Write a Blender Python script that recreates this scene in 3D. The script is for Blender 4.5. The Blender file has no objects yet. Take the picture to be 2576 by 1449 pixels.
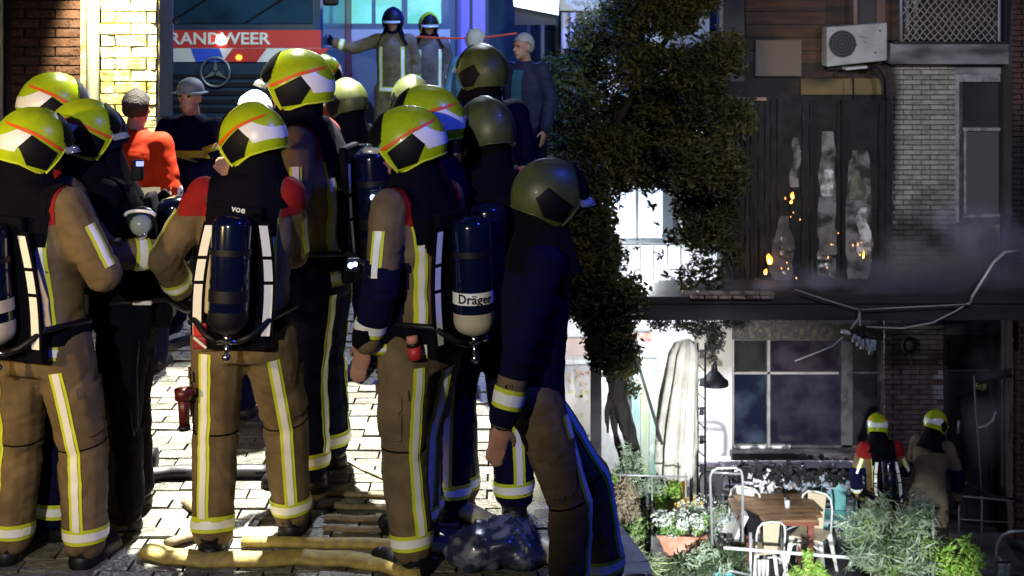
import bpy, bmesh, math, random
from mathutils import Vector, Matrix, noise
from mathutils.bvhtree import BVHTree
R = math.radians
random.seed(11)
SC = bpy.context.scene
COL = SC.collection
# ------------------------------------------------------------------ camera
CAMZ, HOR, F = 2.35, -60.0, 3578.0
cd = bpy.data.cameras.new('camera'); cam = bpy.data.objects.new('camera', cd); COL.objects.link(cam)
cam.location = (0, 0, CAMZ); cam.rotation_euler = (R(90), 0, 0)
cd.sensor_width = 36; cd.lens = F / 2576 * 36; cd.shift_y = -(724.5 - HOR) / 2576
cd.clip_start = 0.1; cd.clip_end = 300
SC.camera = cam
cd.dof.use_dof = True; cd.dof.focus_distance = 6.2; cd.dof.aperture_fstop = 7.5
# ------------------------------------------------------------------ night sky and lamps: spots stand in for unseen floodlights, plus added fills
w = bpy.data.worlds.new('World'); SC.world = w; w.use_nodes = True
bg = w.node_tree.nodes['Background']; bg.inputs[0].default_value = (0.02, 0.045, 0.25, 1); bg.inputs[1].default_value = 0.11
SC.view_settings.view_transform = 'Standard'; SC.view_settings.look = 'None'
SC.view_settings.exposure = 0; SC.view_settings.gamma = 1; SC.view_settings.use_curve_mapping = False
SC.cycles.max_bounces = 5; SC.cycles.diffuse_bounces = 2; SC.cycles.glossy_bounces = 2
SC.cycles.transmission_bounces = 4; SC.cycles.transparent_max_bounces = 12; SC.cycles.volume_bounces = 0
SC.cycles.volume_step_rate = 2.0; SC.cycles.sample_clamp_indirect = 4

def lamp(name, kind, loc, target, watts, color, size=0.1, cone=60, blend=0.4):
    d = bpy.data.lights.new(name, kind); d.energy = watts; d.color = color
    if kind == 'SPOT': d.spot_size = R(cone); d.spot_blend = blend; d.shadow_soft_size = size
    elif kind == 'AREA': d.size = size
    else: d.shadow_soft_size = size
    o = bpy.data.objects.new(name, d); COL.objects.link(o); o.location = loc
    o.rotation_euler = (Vector(target) - Vector(loc)).to_track_quat('-Z', 'Y').to_euler()
    return o
lamp('press_flood', 'SPOT', (-2.1, 0.5, 2.9), (-1.35, 6.2, 1.15), 600, (1.0, .92, .76), .05, 43, .5)
lamp('side_flood', 'SPOT', (-3.8, 2.6, 2.1), (-2.0, 5.8, 1.2), 420, (1.0, .66, .26), .08, 36, .6)
lamp('mast_flood', 'SPOT', (-1.55, 9.3, 6.0), (-1.45, 7.0, 0.0), 15000, (1.0, .98, .84), .08, 30, .35)
lamp('street_flood', 'SPOT', (-0.3, 13.2, 5.6), (-0.5, 8.6, 0.8), 1700, (.80, .88, 1.0), .06, 44, .5)
lamp('wall_flood', 'SPOT', (-2.75, 9.6, 3.3), (-2.86, 10.7, 1.9), 1500, (1.0, .92, .55), .05, 38, .4)
lamp('kiosk_fill', 'SPOT', (0.9, 14.5, 3.9), (1.5, 19.2, 1.3), 900, (.85, .9, 1.0), .08, 40, .6)  # added fill spot, no such lamp; brightens the kiosk slats
lamp('blue_beacon', 'POINT', (-0.35, 17.0, 3.3), (0, 0, 0), 520, (.10, .20, 1.0), .10)
lamp('blue_fill_near', 'SPOT', (1.9, 4.6, 4.4), (-0.1, 6.6, .9), 250, (.03, .07, 1.0), .08, 70, .6)  # added blue fill over the crowd, no beacon stands there
lamp('bystander_fill', 'SPOT', (1.3, 9.8, 3.6), (-.25, 13.3, 1.5), 380, (.55, .75, 1.0), .06, 34, .6)  # extra spot put in to brighten the bystanders, no lamp there
lamp('planter_fill', 'SPOT', (4.3, 12.2, -3.7), (4.15, 15.2, -4.1), 420, (.95, 1.0, .95), .05, 36, .6)  # unseen low fill added to lift the oleander and bushes
lamp('cab_flood', 'SPOT', (-3.1, 11.6, 3.6), (-3.6, 17.0, 1.3), 430, (.85, .95, 1.0), .1, 40, .6)
lamp('van_flood', 'SPOT', (0.4, 12.3, 3.6), (-1.2, 18.0, 1.6), 560, (.6, .9, 1.0), .1, 60, .6)
lamp('courtyard_flood', 'POINT', (1.62, 17.45, -1.28), (0, 0, 0), 105, (.90, .96, 1.0), .05)
lamp('courtyard_fill_low', 'POINT', (2.03, 17.62, -2.75), (0, 0, 0), 120, (.95, .97, 1.0), .04)  # added point light hidden behind the parasol, brightens the lower white wall
lamp('terrace_flood', 'SPOT', (2.2, 10.6, -2.6), (2.35, 16.6, -3.5), 2300, (.94, .97, 1.0), .06, 42, .8)
lamp('tree_fill', 'SPOT', (3.4, 9.5, 3.4), (1.9, 16.5, .4), 420, (1.0, .95, .75), .08, 40, .8)  # fill added for the leaves, no real source
lamp('ladder_flood', 'SPOT', (2.3, 9.0, 3.2), (4.9, 17.6, .45), 780, (1.0, .98, .92), .10, 34, .8)
lamp('facade_flood', 'SPOT', (5.6, 9.5, 2.9), (4.4, 17.6, -1.4), 560, (.72, .76, 1.0), .15, 60, .7)

# ------------------------------------------------------------------ helpers
def P(px, py, s): return Vector(((px - 1288) / s, F / s, CAMZ - (py - HOR) / s))
OFF = {}
MATS = {}
def mat(name, c, rough=.7, metal=0, c2=None, scale=6, bump=.0, bscale=40, emit=None, estr=0, spec=.5, detail=4, alpha=None, trans=0, coat=0, ramp=(.4, .6), stretch=None, wear_shade=None):
    if name in MATS: return MATS[name]
    m = bpy.data.materials.new(name); m.use_nodes = True; nt = m.node_tree; N = nt.nodes; L = nt.links
    b = N['Principled BSDF']; b.inputs['Roughness'].default_value = rough; b.inputs['Metallic'].default_value = metal
    b.inputs['Specular IOR Level'].default_value = spec; b.inputs['Base Color'].default_value = (*c, 1)
    if coat: b.inputs['Coat Weight'].default_value = coat
    if trans: b.inputs['Transmission Weight'].default_value = trans
    if emit: b.inputs['Emission Color'].default_value = (*emit, 1); b.inputs['Emission Strength'].default_value = estr
    if alpha is not None: b.inputs['Alpha'].default_value = alpha
    geo = N.new('ShaderNodeNewGeometry'); pos = geo.outputs['Position']
    if stretch:
        mp = N.new('ShaderNodeMapping'); mp.inputs['Scale'].default_value = stretch; L.new(pos, mp.inputs['Vector']); pos = mp.outputs[0]
    col = None
    if c2:
        nz = N.new('ShaderNodeTexNoise'); nz.inputs['Scale'].default_value = scale; nz.inputs['Detail'].default_value = detail
        L.new(pos, nz.inputs['Vector'])
        rp = N.new('ShaderNodeValToRGB'); rp.color_ramp.elements[0].position = ramp[0]; rp.color_ramp.elements[1].position = ramp[1]
        rp.color_ramp.elements[0].color = (*c, 1); rp.color_ramp.elements[1].color = (*c2, 1)
        L.new(nz.outputs['Fac'], rp.inputs[0]); col = rp.outputs[0]
    if wear_shade:   # a stain or painted shade with a shape of its own: (colour, centre, radii, noise amount)
        for (wc, ctr, rad, amt) in wear_shade:
            mp = N.new('ShaderNodeMapping'); mp.vector_type = 'POINT'
            mp.inputs['Location'].default_value = tuple(-ctr[i] / rad[i] for i in range(3)); mp.inputs['Scale'].default_value = tuple(1 / r for r in rad)
            L.new(geo.outputs['Position'], mp.inputs['Vector'])
            ln = N.new('ShaderNodeVectorMath'); ln.operation = 'LENGTH'; L.new(mp.outputs[0], ln.inputs[0])
            nz = N.new('ShaderNodeTexNoise'); nz.inputs['Scale'].default_value = 3.5; nz.inputs['Detail'].default_value = 5
            L.new(geo.outputs['Position'], nz.inputs['Vector'])
            ma = N.new('ShaderNodeMath'); ma.operation = 'MULTIPLY_ADD'; ma.inputs[1].default_value = amt; L.new(nz.outputs['Fac'], ma.inputs[0]); L.new(ln.outputs['Value'], ma.inputs[2])
            mr = N.new('ShaderNodeMapRange'); mr.inputs['From Min'].default_value = .75 + amt * .5; mr.inputs['From Max'].default_value = 1.25 + amt * .5
            mr.inputs['To Min'].default_value = 1; mr.inputs['To Max'].default_value = 0; L.new(ma.outputs[0], mr.inputs[0])
            mx = N.new('ShaderNodeMix'); mx.data_type = 'RGBA'; L.new(mr.outputs[0], mx.inputs[0])
            if col: L.new(col, mx.inputs[6])
            else: mx.inputs[6].default_value = (*c, 1)
            mx.inputs[7].default_value = (*wc, 1); col = mx.outputs[2]
    if col: L.new(col, b.inputs['Base Color'])
    if bump:
        nz = N.new('ShaderNodeTexNoise'); nz.inputs['Scale'].default_value = bscale; nz.inputs['Detail'].default_value = 4
        L.new(pos, nz.inputs['Vector'])
        bp = N.new('ShaderNodeBump'); bp.inputs['Strength'].default_value = bump; bp.inputs['Distance'].default_value = .02
        L.new(nz.outputs['Fac'], bp.inputs['Height']); L.new(bp.outputs[0], b.inputs['Normal'])
    MATS[name] = m; return m

class MB:
    def __init__(s): s.v = []; s.f = []
    def add(s, vs, fs):
        n = len(s.v); s.v += [tuple(v) for v in vs]; s.f += [tuple(i + n for i in f) for f in fs]; return s
    def box(s, c, d, rot=None):
        c = Vector(c); M = rot.to_matrix() if hasattr(rot, 'to_matrix') else (rot or Matrix.Identity(3)); h = [x / 2 for x in d]
        vs = [c + M @ Vector((sx * h[0], sy * h[1], sz * h[2])) for sz in (-1, 1) for sy in (-1, 1) for sx in (-1, 1)]
        return s.add(vs, [(0, 2, 3, 1), (4, 5, 7, 6), (0, 1, 5, 4), (2, 6, 7, 3), (0, 4, 6, 2), (1, 3, 7, 5)])
    def bbox(s, a, b):
        return s.box([(a[i] + b[i]) / 2 for i in range(3)], [abs(b[i] - a[i]) for i in range(3)])
    def tube(s, pts, r, n=8, cap=True):
        pts = [Vector(p) for p in pts]; rs = r if isinstance(r, (list, tuple)) else [r] * len(pts)
        rings = []; up = Vector((0, 0, 1)); prev = None
        for i, p in enumerate(pts):
            t = (pts[min(i + 1, len(pts) - 1)] - pts[max(i - 1, 0)]).normalized()
            if prev is None:
                a = up if abs(t.z) < .9 else Vector((1, 0, 0)); u = t.cross(a).normalized()
            else: u = (prev - t * prev.dot(t)).normalized()
            prev = u; v = t.cross(u)
            rings.append([p + (u * math.cos(2 * math.pi * k / n) + v * math.sin(2 * math.pi * k / n)) * rs[i] for k in range(n)])
        vs = [q for rg in rings for q in rg]; fs = []
        for i in range(len(rings) - 1):
            for k in range(n): fs.append((i * n + k, i * n + (k + 1) % n, (i + 1) * n + (k + 1) % n, (i + 1) * n + k))
        if cap: fs += [tuple(range(n))[::-1], tuple(range((len(rings) - 1) * n, len(rings) * n))]
        return s.add(vs, fs)
    def ell(s, c, r, M=None, nu=14, nv=9):
        c = Vector(c); M = M or Matrix.Identity(3); vs = []; fs = []
        if not isinstance(r, (list, tuple)): r = (r, r, r)
        vs.append(c + M @ Vector((0, 0, r[2])))
        for j in range(1, nv):
            t = math.pi * j / nv
            for i in range(nu):
                a = 2 * math.pi * i / nu
                vs.append(c + M @ Vector((r[0] * math.sin(t) * math.cos(a), r[1] * math.sin(t) * math.sin(a), r[2] * math.cos(t))))
        vs.append(c + M @ Vector((0, 0, -r[2])))
        for i in range(nu): fs.append((0, 1 + i, 1 + (i + 1) % nu))
        for j in range(nv - 2):
            for i in range(nu):
                a = 1 + j * nu; fs.append((a + i, a + nu + i, a + nu + (i + 1) % nu, a + (i + 1) % nu))
        b = 1 + (nv - 2) * nu; e = len(vs) - 1
        for i in range(nu): fs.append((e, b + (i + 1) % nu, b + i))
        return s.add(vs, fs)
    def cap(s, a, b, ra, rb):
        s.tube([a, b], [ra, rb], 12); s.ell(a, ra, nu=12, nv=8); s.ell(b, rb, nu=12, nv=8); return s
    def prism(s, pts, d):      # pts: planar outline, d: extrusion vector
        pts = [Vector(p) for p in pts]; d = Vector(d); n = len(pts)
        return s.add(pts + [p + d for p in pts], [tuple(range(n))[::-1], tuple(range(n, 2 * n))] + [(i, (i + 1) % n, n + (i + 1) % n, n + i) for i in range(n)])
    def mesh(s, off=None):
        me = bpy.data.meshes.new('mesh'); vs = s.v
        if off is not None: vs = [tuple(Vector(v) - off) for v in s.v]
        me.from_pydata(vs, [], s.f); me.update(); return me

def fixn(me):
    bm = bmesh.new(); bm.from_mesh(me); bmesh.ops.recalc_face_normals(bm, faces=bm.faces); bm.to_mesh(me); bm.free(); return me
def smooth(me):
    me.polygons.foreach_set('use_smooth', [True] * len(me.polygons)); return me
def link(name, me, m=None, parent=None, sm=False):
    o = bpy.data.objects.new(name, me); COL.objects.link(o)
    if m and not me.materials: me.materials.append(m)
    if sm: smooth(me)
    if parent: o.parent = parent
    return o
def tag(o, label=None, cat=None, group=None, kind=None):
    if label: o['label'] = label
    if cat: o['category'] = cat
    if group: o['group'] = group
    if kind: o['kind'] = kind
    return o
def thing(name, loc, label, cat, group=None, rz=0):
    o = bpy.data.objects.new(name, None); COL.objects.link(o); o.location = loc; o.rotation_euler = (0, 0, rz)
    OFF[o.name] = Vector(loc); return tag(o, label, cat, group)
def part(name, mb, m, parent, sm=False, bevel=0):   # mb is in world coordinates
    off = OFF[parent.name] if parent else None
    me = fixn(mb.mesh(off)); o = link(name, me, m, parent, sm)
    if parent: OFF[o.name] = off
    if bevel:
        md = o.modifiers.new('bevel', 'BEVEL'); md.width = bevel; md.segments = 2; md.limit_method = 'ANGLE'
    return o
def solo(name, mb, m, label, cat, loc=None, group=None, kind=None, sm=False, bevel=0):
    off = Vector(loc) if loc is not None else Vector((0, 0, 0))
    o = link(name, fixn(mb.mesh(off)), m, None, sm); o.location = off; OFF[o.name] = off
    if bevel:
        md = o.modifiers.new('bevel', 'BEVEL'); md.width = bevel; md.segments = 2; md.limit_method = 'ANGLE'
    return tag(o, label, cat, group, kind)
def text_mesh(txt, size, ext=.004):
    c = bpy.data.curves.new('text', 'FONT'); c.body = txt; c.size = size; c.extrude = ext; c.align_x = 'CENTER'; c.align_y = 'CENTER'; c.resolution_u = 2
    c.offset = size * .02
    o = bpy.data.objects.new('tmp', c); COL.objects.link(o); bpy.context.view_layer.update()
    me = bpy.data.meshes.new_from_object(o.evaluated_get(bpy.context.evaluated_depsgraph_get()))
    bpy.data.objects.remove(o); return me
def remesh(mb, voxel, sm_it=4):
    me = mb.mesh(); o = bpy.data.objects.new('tmp', me); COL.objects.link(o)
    md = o.modifiers.new('r', 'REMESH'); md.mode = 'VOXEL'; md.voxel_size = voxel; md.adaptivity = 0
    if sm_it: s = o.modifiers.new('s', 'SMOOTH'); s.factor = .5; s.iterations = sm_it
    bpy.context.view_layer.update()
    out = bpy.data.meshes.new_from_object(o.evaluated_get(bpy.context.evaluated_depsgraph_get()))
    bpy.data.objects.remove(o); bpy.data.meshes.remove(me); return out

# ------------------------------------------------------------------ materials
M_tan = mat('tan_turnout', (.195, .140, .078), .85, c2=(.135, .095, .052), scale=9, bump=.35, bscale=260, spec=.2)
M_tand = mat('tan_turnout_sooty', (.16, .125, .09), .85, c2=(.10, .08, .06), scale=5, bump=.35, bscale=260, spec=.2)
M_navy = mat('navy_cloth', (.003, .004, .030), .85, bump=.3, bscale=220, spec=.12)
M_black = mat('black_cloth', (.002, .002, .006), .85, bump=.3, bscale=200, spec=.12)
M_rubber = mat('black_rubber', (.006, .006, .010), .5, spec=.35)
M_red = mat('red_yoke', (.26, .010, .010), .8, bump=.3, bscale=220, spec=.2)
M_lime = mat('lime_helmet_shell', (.46, .60, .006), .30, c2=(.36, .50, .008), scale=26, coat=.3, bump=.05, bscale=90, ramp=(.35, .75))
M_olive = mat('dull_helmet_shell', (.085, .10, .025), .45, c2=(.055, .07, .02), scale=12, coat=.1)
M_hblk = mat('helmet_black_panel', (.004, .004, .008), .55, spec=.18)
M_refl = mat('silver_reflective_tape', (.90, .91, .90), .35, spec=.6)
M_ylw = mat('yellow_reflective_edge', (.62, .70, .03), .6)
M_orng = mat('orange_helmet_line', (.85, .11, .01), .5)
M_cyl = mat('blue_black_cylinder', (.003, .006, .028), .16, coat=.5)
M_cream = mat('cream_cylinder_base', (.50, .44, .34), .5)
M_chrome = mat('chrome', (.75, .76, .78), .18, 1)
M_skin = mat('skin', (.48, .26, .18), .55, c2=(.42, .20, .14), scale=14, spec=.35)
M_hair = mat('grey_hair', (.42, .40, .38), .7, bump=.6, bscale=120)
M_hairw = mat('white_hair', (.75, .73, .68), .7, bump=.6, bscale=120)
M_hairb = mat('brown_hair', (.02, .013, .009), .7, bump=.6, bscale=120)
M_visor = mat('clear_visor', (.75, .8, .78), .1, spec=.8, alpha=.55)
M_eye = mat('eye', (.02, .015, .012), .2)
M_lip = mat('lip', (.30, .10, .08), .6)
M_redtag = mat('red_tag', (.55, .03, .03), .5)
M_maroon = mat('maroon_plastic', (.09, .008, .012), .4)
M_white = mat('white_paint', (.78, .78, .76), .5)

# ------------------------------------------------------------------ helmet (shared meshes)
def helmet_shell():
    NA, NZ = 180, 60
    key = [(0, .012), (30, .008), (48, -.012), (62, -.06), (76, -.102), (92, -.09), (119, -.052), (150, -.034), (180, -.03)]
    def edge(a):
        d = abs(math.degrees(a)); d = 360 - d if d > 180 else d
        for (a0, z0), (a1, z1) in zip(key, key[1:]):
            if d <= a1:
                t = (d - a0) / (a1 - a0); return z0 + (z1 - z0) * t
        return key[-1][1]
    vs = [(0, 0, .15)]; fs = []; par = [(0, .15)]
    for j in range(1, NZ + 1):
        t = j / NZ
        for i in range(NA):
            a = 2 * math.pi * i / NA; ze = edge(a)
            ph = t * (math.pi / 2 + math.asin(max(-.99, min(.99, -ze / .155)))) if ze < 0 else t * math.acos(ze / .15)
            z = .15 * math.cos(ph) if ph < math.pi / 2 else .155 * math.cos(ph)
            rr = math.sin(ph) ** .92 if ph < math.pi / 2 else 1 - .30 * (z / .12) ** 2
            ridge = 1 + .0 * a
            x = .122 * rr * math.sin(a); y = .155 * rr * math.cos(a)
            if y > 0: y *= 1.0 + .03 * (1 - abs(z) / .15)
            zz = z + (.008 * math.exp(-(x / .022) ** 2) * max(0, z / .15))
            vs.append((x, y, zz))
    for i in range(NA): fs.append((0, 1 + (i + 1) % NA, 1 + i))
    for j in range(NZ - 1):
        b = 1 + j * NA
        for i in range(NA): fs.append((b + i, b + (i + 1) % NA, b + NA + (i + 1) % NA, b + NA + i))
    return vs, fs
HV, HF = helmet_shell()
def inpoly(p, poly):
    c = False; n = len(poly)
    for i in range(n):
        (x0, y0), (x1, y1) = poly[i], poly[(i + 1) % n]
        if (y0 > p[1]) != (y1 > p[1]) and p[0] < (x1 - x0) * (p[1] - y0) / (y1 - y0) + x0: c = not c
    return c
def hpatch(pred, off=.0025):
    idx = {}; vs = []; fs = []
    for f in HF:
        c = Vector((0, 0, 0))
        for i in f: c += Vector(HV[i])
        c /= len(f)
        if pred(c):
            g = []
            for i in f:
                if i not in idx:
                    v = Vector(HV[i]); n = Vector((v.x / .0149, v.y / .024, v.z / .0225)).normalized(); idx[i] = len(vs); vs.append(tuple(v + n * off))
                g.append(idx[i])
            fs.append(tuple(g))
    me = bpy.data.meshes.new('mesh'); me.from_pydata(vs, [], fs); me.update(); return smooth(fixn(me))
PENT = [(.074, -.020), (-.026, .058), (-.076, .016), (-.046, -.058), (.031, -.086)]
REDL = [(.102, -.024), (-.02, .060), (-.105, .098), (-.107, .110), (-.02, .073), (.104, -.008)]
WHT = [(-.026, .058), (-.075, .080), (-.20, .050), (-.20, .010), (-.088, -.004), (-.076, .016)]
HM = {}
me = bpy.data.meshes.new('mesh'); me.from_pydata(HV, [], HF); HM['shell'] = smooth(fixn(me))
HB = BVHTree.FromPolygons([Vector(v) for v in HV], HF)
def side_fan(poly, sg, off):
    n = len(poly); cy = sum(p[0] for p in poly) / n; cz = sum(p[1] for p in poly) / n; edge_ = []
    for (a, b) in zip(poly, poly[1:] + poly[:1]):
        for k in range(8): edge_.append((a[0] + (b[0] - a[0]) * k / 8, a[1] + (b[1] - a[1]) * k / 8))
    vs = []; fs = []; m = len(edge_); RNG = 7
    for j in range(RNG + 1):
        for (y, z) in edge_:
            yy, zz = cy + (y - cy) * j / RNG, cz + (z - cz) * j / RNG; h = HB.ray_cast(Vector((sg * .4, yy, zz)), Vector((-sg, 0, 0)))
            vs.append(tuple((h[0] if h[0] else Vector((sg * .08, yy, zz))) + Vector((sg * off, 0, 0))))
    for j in range(RNG):
        for i in range(m): fs.append((j * m + i, j * m + (i + 1) % m, (j + 1) * m + (i + 1) % m, (j + 1) * m + i))
    me = bpy.data.meshes.new('mesh'); me.from_pydata(vs, [], fs); me.update(); return smooth(fixn(me))
for sg in (-1, 1):
    HM['side_panel', sg] = side_fan(PENT, sg, .004)
    HM['stripe', sg] = side_fan(REDL, sg, .0035)
HM['reflective_patch'] = hpatch(lambda c: c.y < -.128 and .008 < c.z < .055, .002)
for sg in (-1, 1): HM['side_patch', sg] = side_fan([(-.026, .058), (-.075, .082), (-.136, .056), (-.138, .008), (-.088, -.004), (-.076, .016)], sg, .0025)
HM['bumper'] = hpatch(lambda c: c.y > .098 + max(0, .02 - c.z) * .6 and c.z < .128 - 6 * c.x * c.x, .006)
rimmb = MB(); nn = 180; base = 1 + 59 * nn
ring = [Vector(HV[base + i]) for i in range(nn)]
rimmb.tube(ring + [ring[0]], .0045, 6, cap=False); HM['rim'] = smooth(fixn(rimmb.mesh()))
vz = MB(); outer = []
for k in range(-10, 11):
    a = R(k * 5.2); outer.append((.128 * math.sin(a), .165 * math.cos(a), .004 - .010 * math.cos(a)))
vsv = []
for p in outer:
    p = Vector(p); vsv += [p * .96 + Vector((0, 0, .008)), p + Vector((0, .014, -.004)), p + Vector((0, .024, -.022)), p * .98 + Vector((0, .012, -.024))]
fsv = []
for k in range(20):
    for q in range(4): fsv.append((k * 4 + q, k * 4 + (q + 1) % 4, k * 4 + 4 + (q + 1) % 4, k * 4 + 4 + q))
HM['visor'] = smooth(fixn(vz.add(vsv, fsv).mesh()))
def guard_mesh():
    mb = MB(); rows = []; NA = 36
    for j in range(8):
        t = j / 7; z = -.035 - .235 * t; r0 = .090 + .105 * t ** 1.5; r1 = .108 + .065 * t ** 1.5
        rows.append([(r0 * math.sin(R(52 + 256 * i / (NA - 1))) * (1 + .03 * math.sin(i * 1.7) * t), r1 * math.cos(R(52 + 256 * i / (NA - 1))) * (1 + .03 * math.cos(i * 1.3) * t) - .01, z) for i in range(NA)])
    vs = [p for r in rows for p in r]; fs = [(j * NA + i, j * NA + i + 1, (j + 1) * NA + i + 1, (j + 1) * NA + i) for j in range(7) for i in range(NA - 1)]
    return smooth(mb.add(vs, fs).mesh())
HM['neck_guard'] = guard_mesh()

# ------------------------------------------------------------------ people
def rmat(yaw, pitch, roll=0):
    return Matrix.Rotation(yaw, 3, 'Z') @ Matrix.Rotation(pitch, 3, 'X') @ Matrix.Rotation(roll, 3, 'Y')
def add_hand(mb, wr, el, side, fat=0.0, curl=.5, inward=None):
    d = (Vector(wr) - Vector(el)).normalized(); wr = Vector(wr)
    inn = Vector(inward) if inward else Vector((-side, .15, 0))
    inn = (inn - d * inn.dot(d)).normalized()      # palm faces here
    lat = d.cross(inn).normalized()
    if lat.y < 0 and abs(d.z) > .5: lat = -lat     # thumb side: forward
    mb.cap(wr - d * .05, wr + d * .01, .028 + fat, .027 + fat)
    Mp = Matrix((lat, inn, d)).transposed()
    mb.ell(wr + d * .052, (.041 + fat, .018 + fat, .052), Mp)
    for k, (o, ln) in enumerate(((.030, .070), (.0102, .080), (-.0098, .074), (-.029, .058))):
        b = wr + d * .088 + lat * o; a1 = curl * (.7 + .12 * k)
        m1 = b + (d * math.cos(a1 * .6) + inn * math.sin(a1 * .6)) * ln * .5
        m2 = m1 + (d * math.cos(a1 * 1.5) + inn * math.sin(a1 * 1.5)) * ln * .5
        r = .0092 + fat * .5
        mb.cap(b - d * .02, m1, r, r * .95); mb.cap(m1, m2, r * .95, r * .8)
    tb = wr + d * .022 + lat * .034
    t1 = tb + (d * .7 + lat * .6 + inn * .35).normalized() * .042; t2 = t1 + (d * .9 + lat * .1 + inn * .45).normalized() * .034
    mb.cap(tb - lat * .012, t1, .0125 + fat * .5, .0105 + fat * .5); mb.cap(t1, t2, .0105 + fat * .5, .009 + fat * .5)

def wrinkle(me, amp, seed, keys):
    nv = len(me.vertices); co = [0.0] * (nv * 3); no = [0.0] * (nv * 3)
    me.vertices.foreach_get('co', co); me.vertex_normals.foreach_get('vector', no)
    for i in range(nv):
        x, y, z = co[3 * i:3 * i + 3]
        n1 = noise.noise((x * 5 + seed, y * 5, z * 16)); n2 = noise.noise((x * 14, y * 14 + seed, z * 30 + 3 * math.sin(x * 9)))
        k = 1.0
        for (kp, kr) in keys:
            d2 = (x - kp[0]) ** 2 + (y - kp[1]) ** 2 + (z - kp[2]) ** 2; k += 1.6 * math.exp(-d2 / (kr * kr))
        n3 = noise.noise((x * 3.5 + z * 2.5 + seed, y * 3.5, z * 7 - x * 3)); n4 = noise.noise((x * 3 - z * 3, y * 4 + seed, z * 9 + x * 5))
        cr = max(0, 1 - abs(n3) * 6) ** 2 + .8 * max(0, 1 - abs(n4) * 7) ** 2
        a = amp * (k * (n1 * .55 + n2 * .12) - cr * (.55 + .45 * (k - 1)))
        for j in range(3): co[3 * i + j] += no[3 * i + j] * a
    me.vertices.foreach_set('co', co); me.update()

def loft(mb, st):
    n = 24; rings = []
    for (c, rx, ry, ax) in st:
        c = Vector(c); rings.append([c + Vector((rx * math.copysign(abs(math.cos(2 * math.pi * i / n)) ** .85, math.cos(2 * math.pi * i / n)), ry * math.copysign(abs(math.sin(2 * math.pi * i / n)) ** .85, math.sin(2 * math.pi * i / n)), 0)) for i in range(n)])
    vs = [p for r in rings for p in r]; m = len(rings)
    fs = [(j * n + i, j * n + (i + 1) % n, (j + 1) * n + (i + 1) % n, (j + 1) * n + i) for j in range(m - 1) for i in range(n)]
    fs += [tuple(range(n))[::-1], tuple(range((m - 1) * n, m * n))]; mb.add(vs, fs)

def ribbon(bvh, frames, width, off, far=.45):
    """frames: (axis point, outward dir, lateral dir); each rung lies on the cloth"""
    vs = []; fs = []; nr = 0
    for (c, u, l) in frames:
        row = []
        for k in (-.5, 0, .5):
            o = c + l * width * k; hit = bvh.ray_cast(o + u * far, -u, far + .15)
            if hit[0] is None: row = None; break
            row.append(hit[0] + u * off)
        if row is None: nr = 0; continue
        b = len(vs); vs += row
        if nr: fs += [(b - 3, b - 2, b + 1, b), (b - 2, b - 1, b + 2, b + 1)]
        nr += 1
    me = bpy.data.meshes.new('mesh'); me.from_pydata([tuple(v) for v in vs], [], fs); me.update(); return smooth(me)
def limb_frames(a, b, out, t0, t1, n=16):
    a = Vector(a); b = Vector(b); d = (b - a).normalized(); out = Vector(out); out = (out - d * out.dot(d)).normalized(); lat = d.cross(out)
    return [(a.lerp(b, t0 + (t1 - t0) * i / (n - 1)), out, lat) for i in range(n)]
def ring_frames(a, b, t, n=28):
    a = Vector(a); b = Vector(b); d = (b - a).normalized(); e = Vector((1, 0, 0)); e = (e - d * e.dot(d)).normalized(); g = d.cross(e)
    c = a.lerp(b, t); return [(c, e * math.cos(2 * math.pi * i / n) + g * math.sin(2 * math.pi * i / n), d) for i in range(n + 1)]

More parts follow.
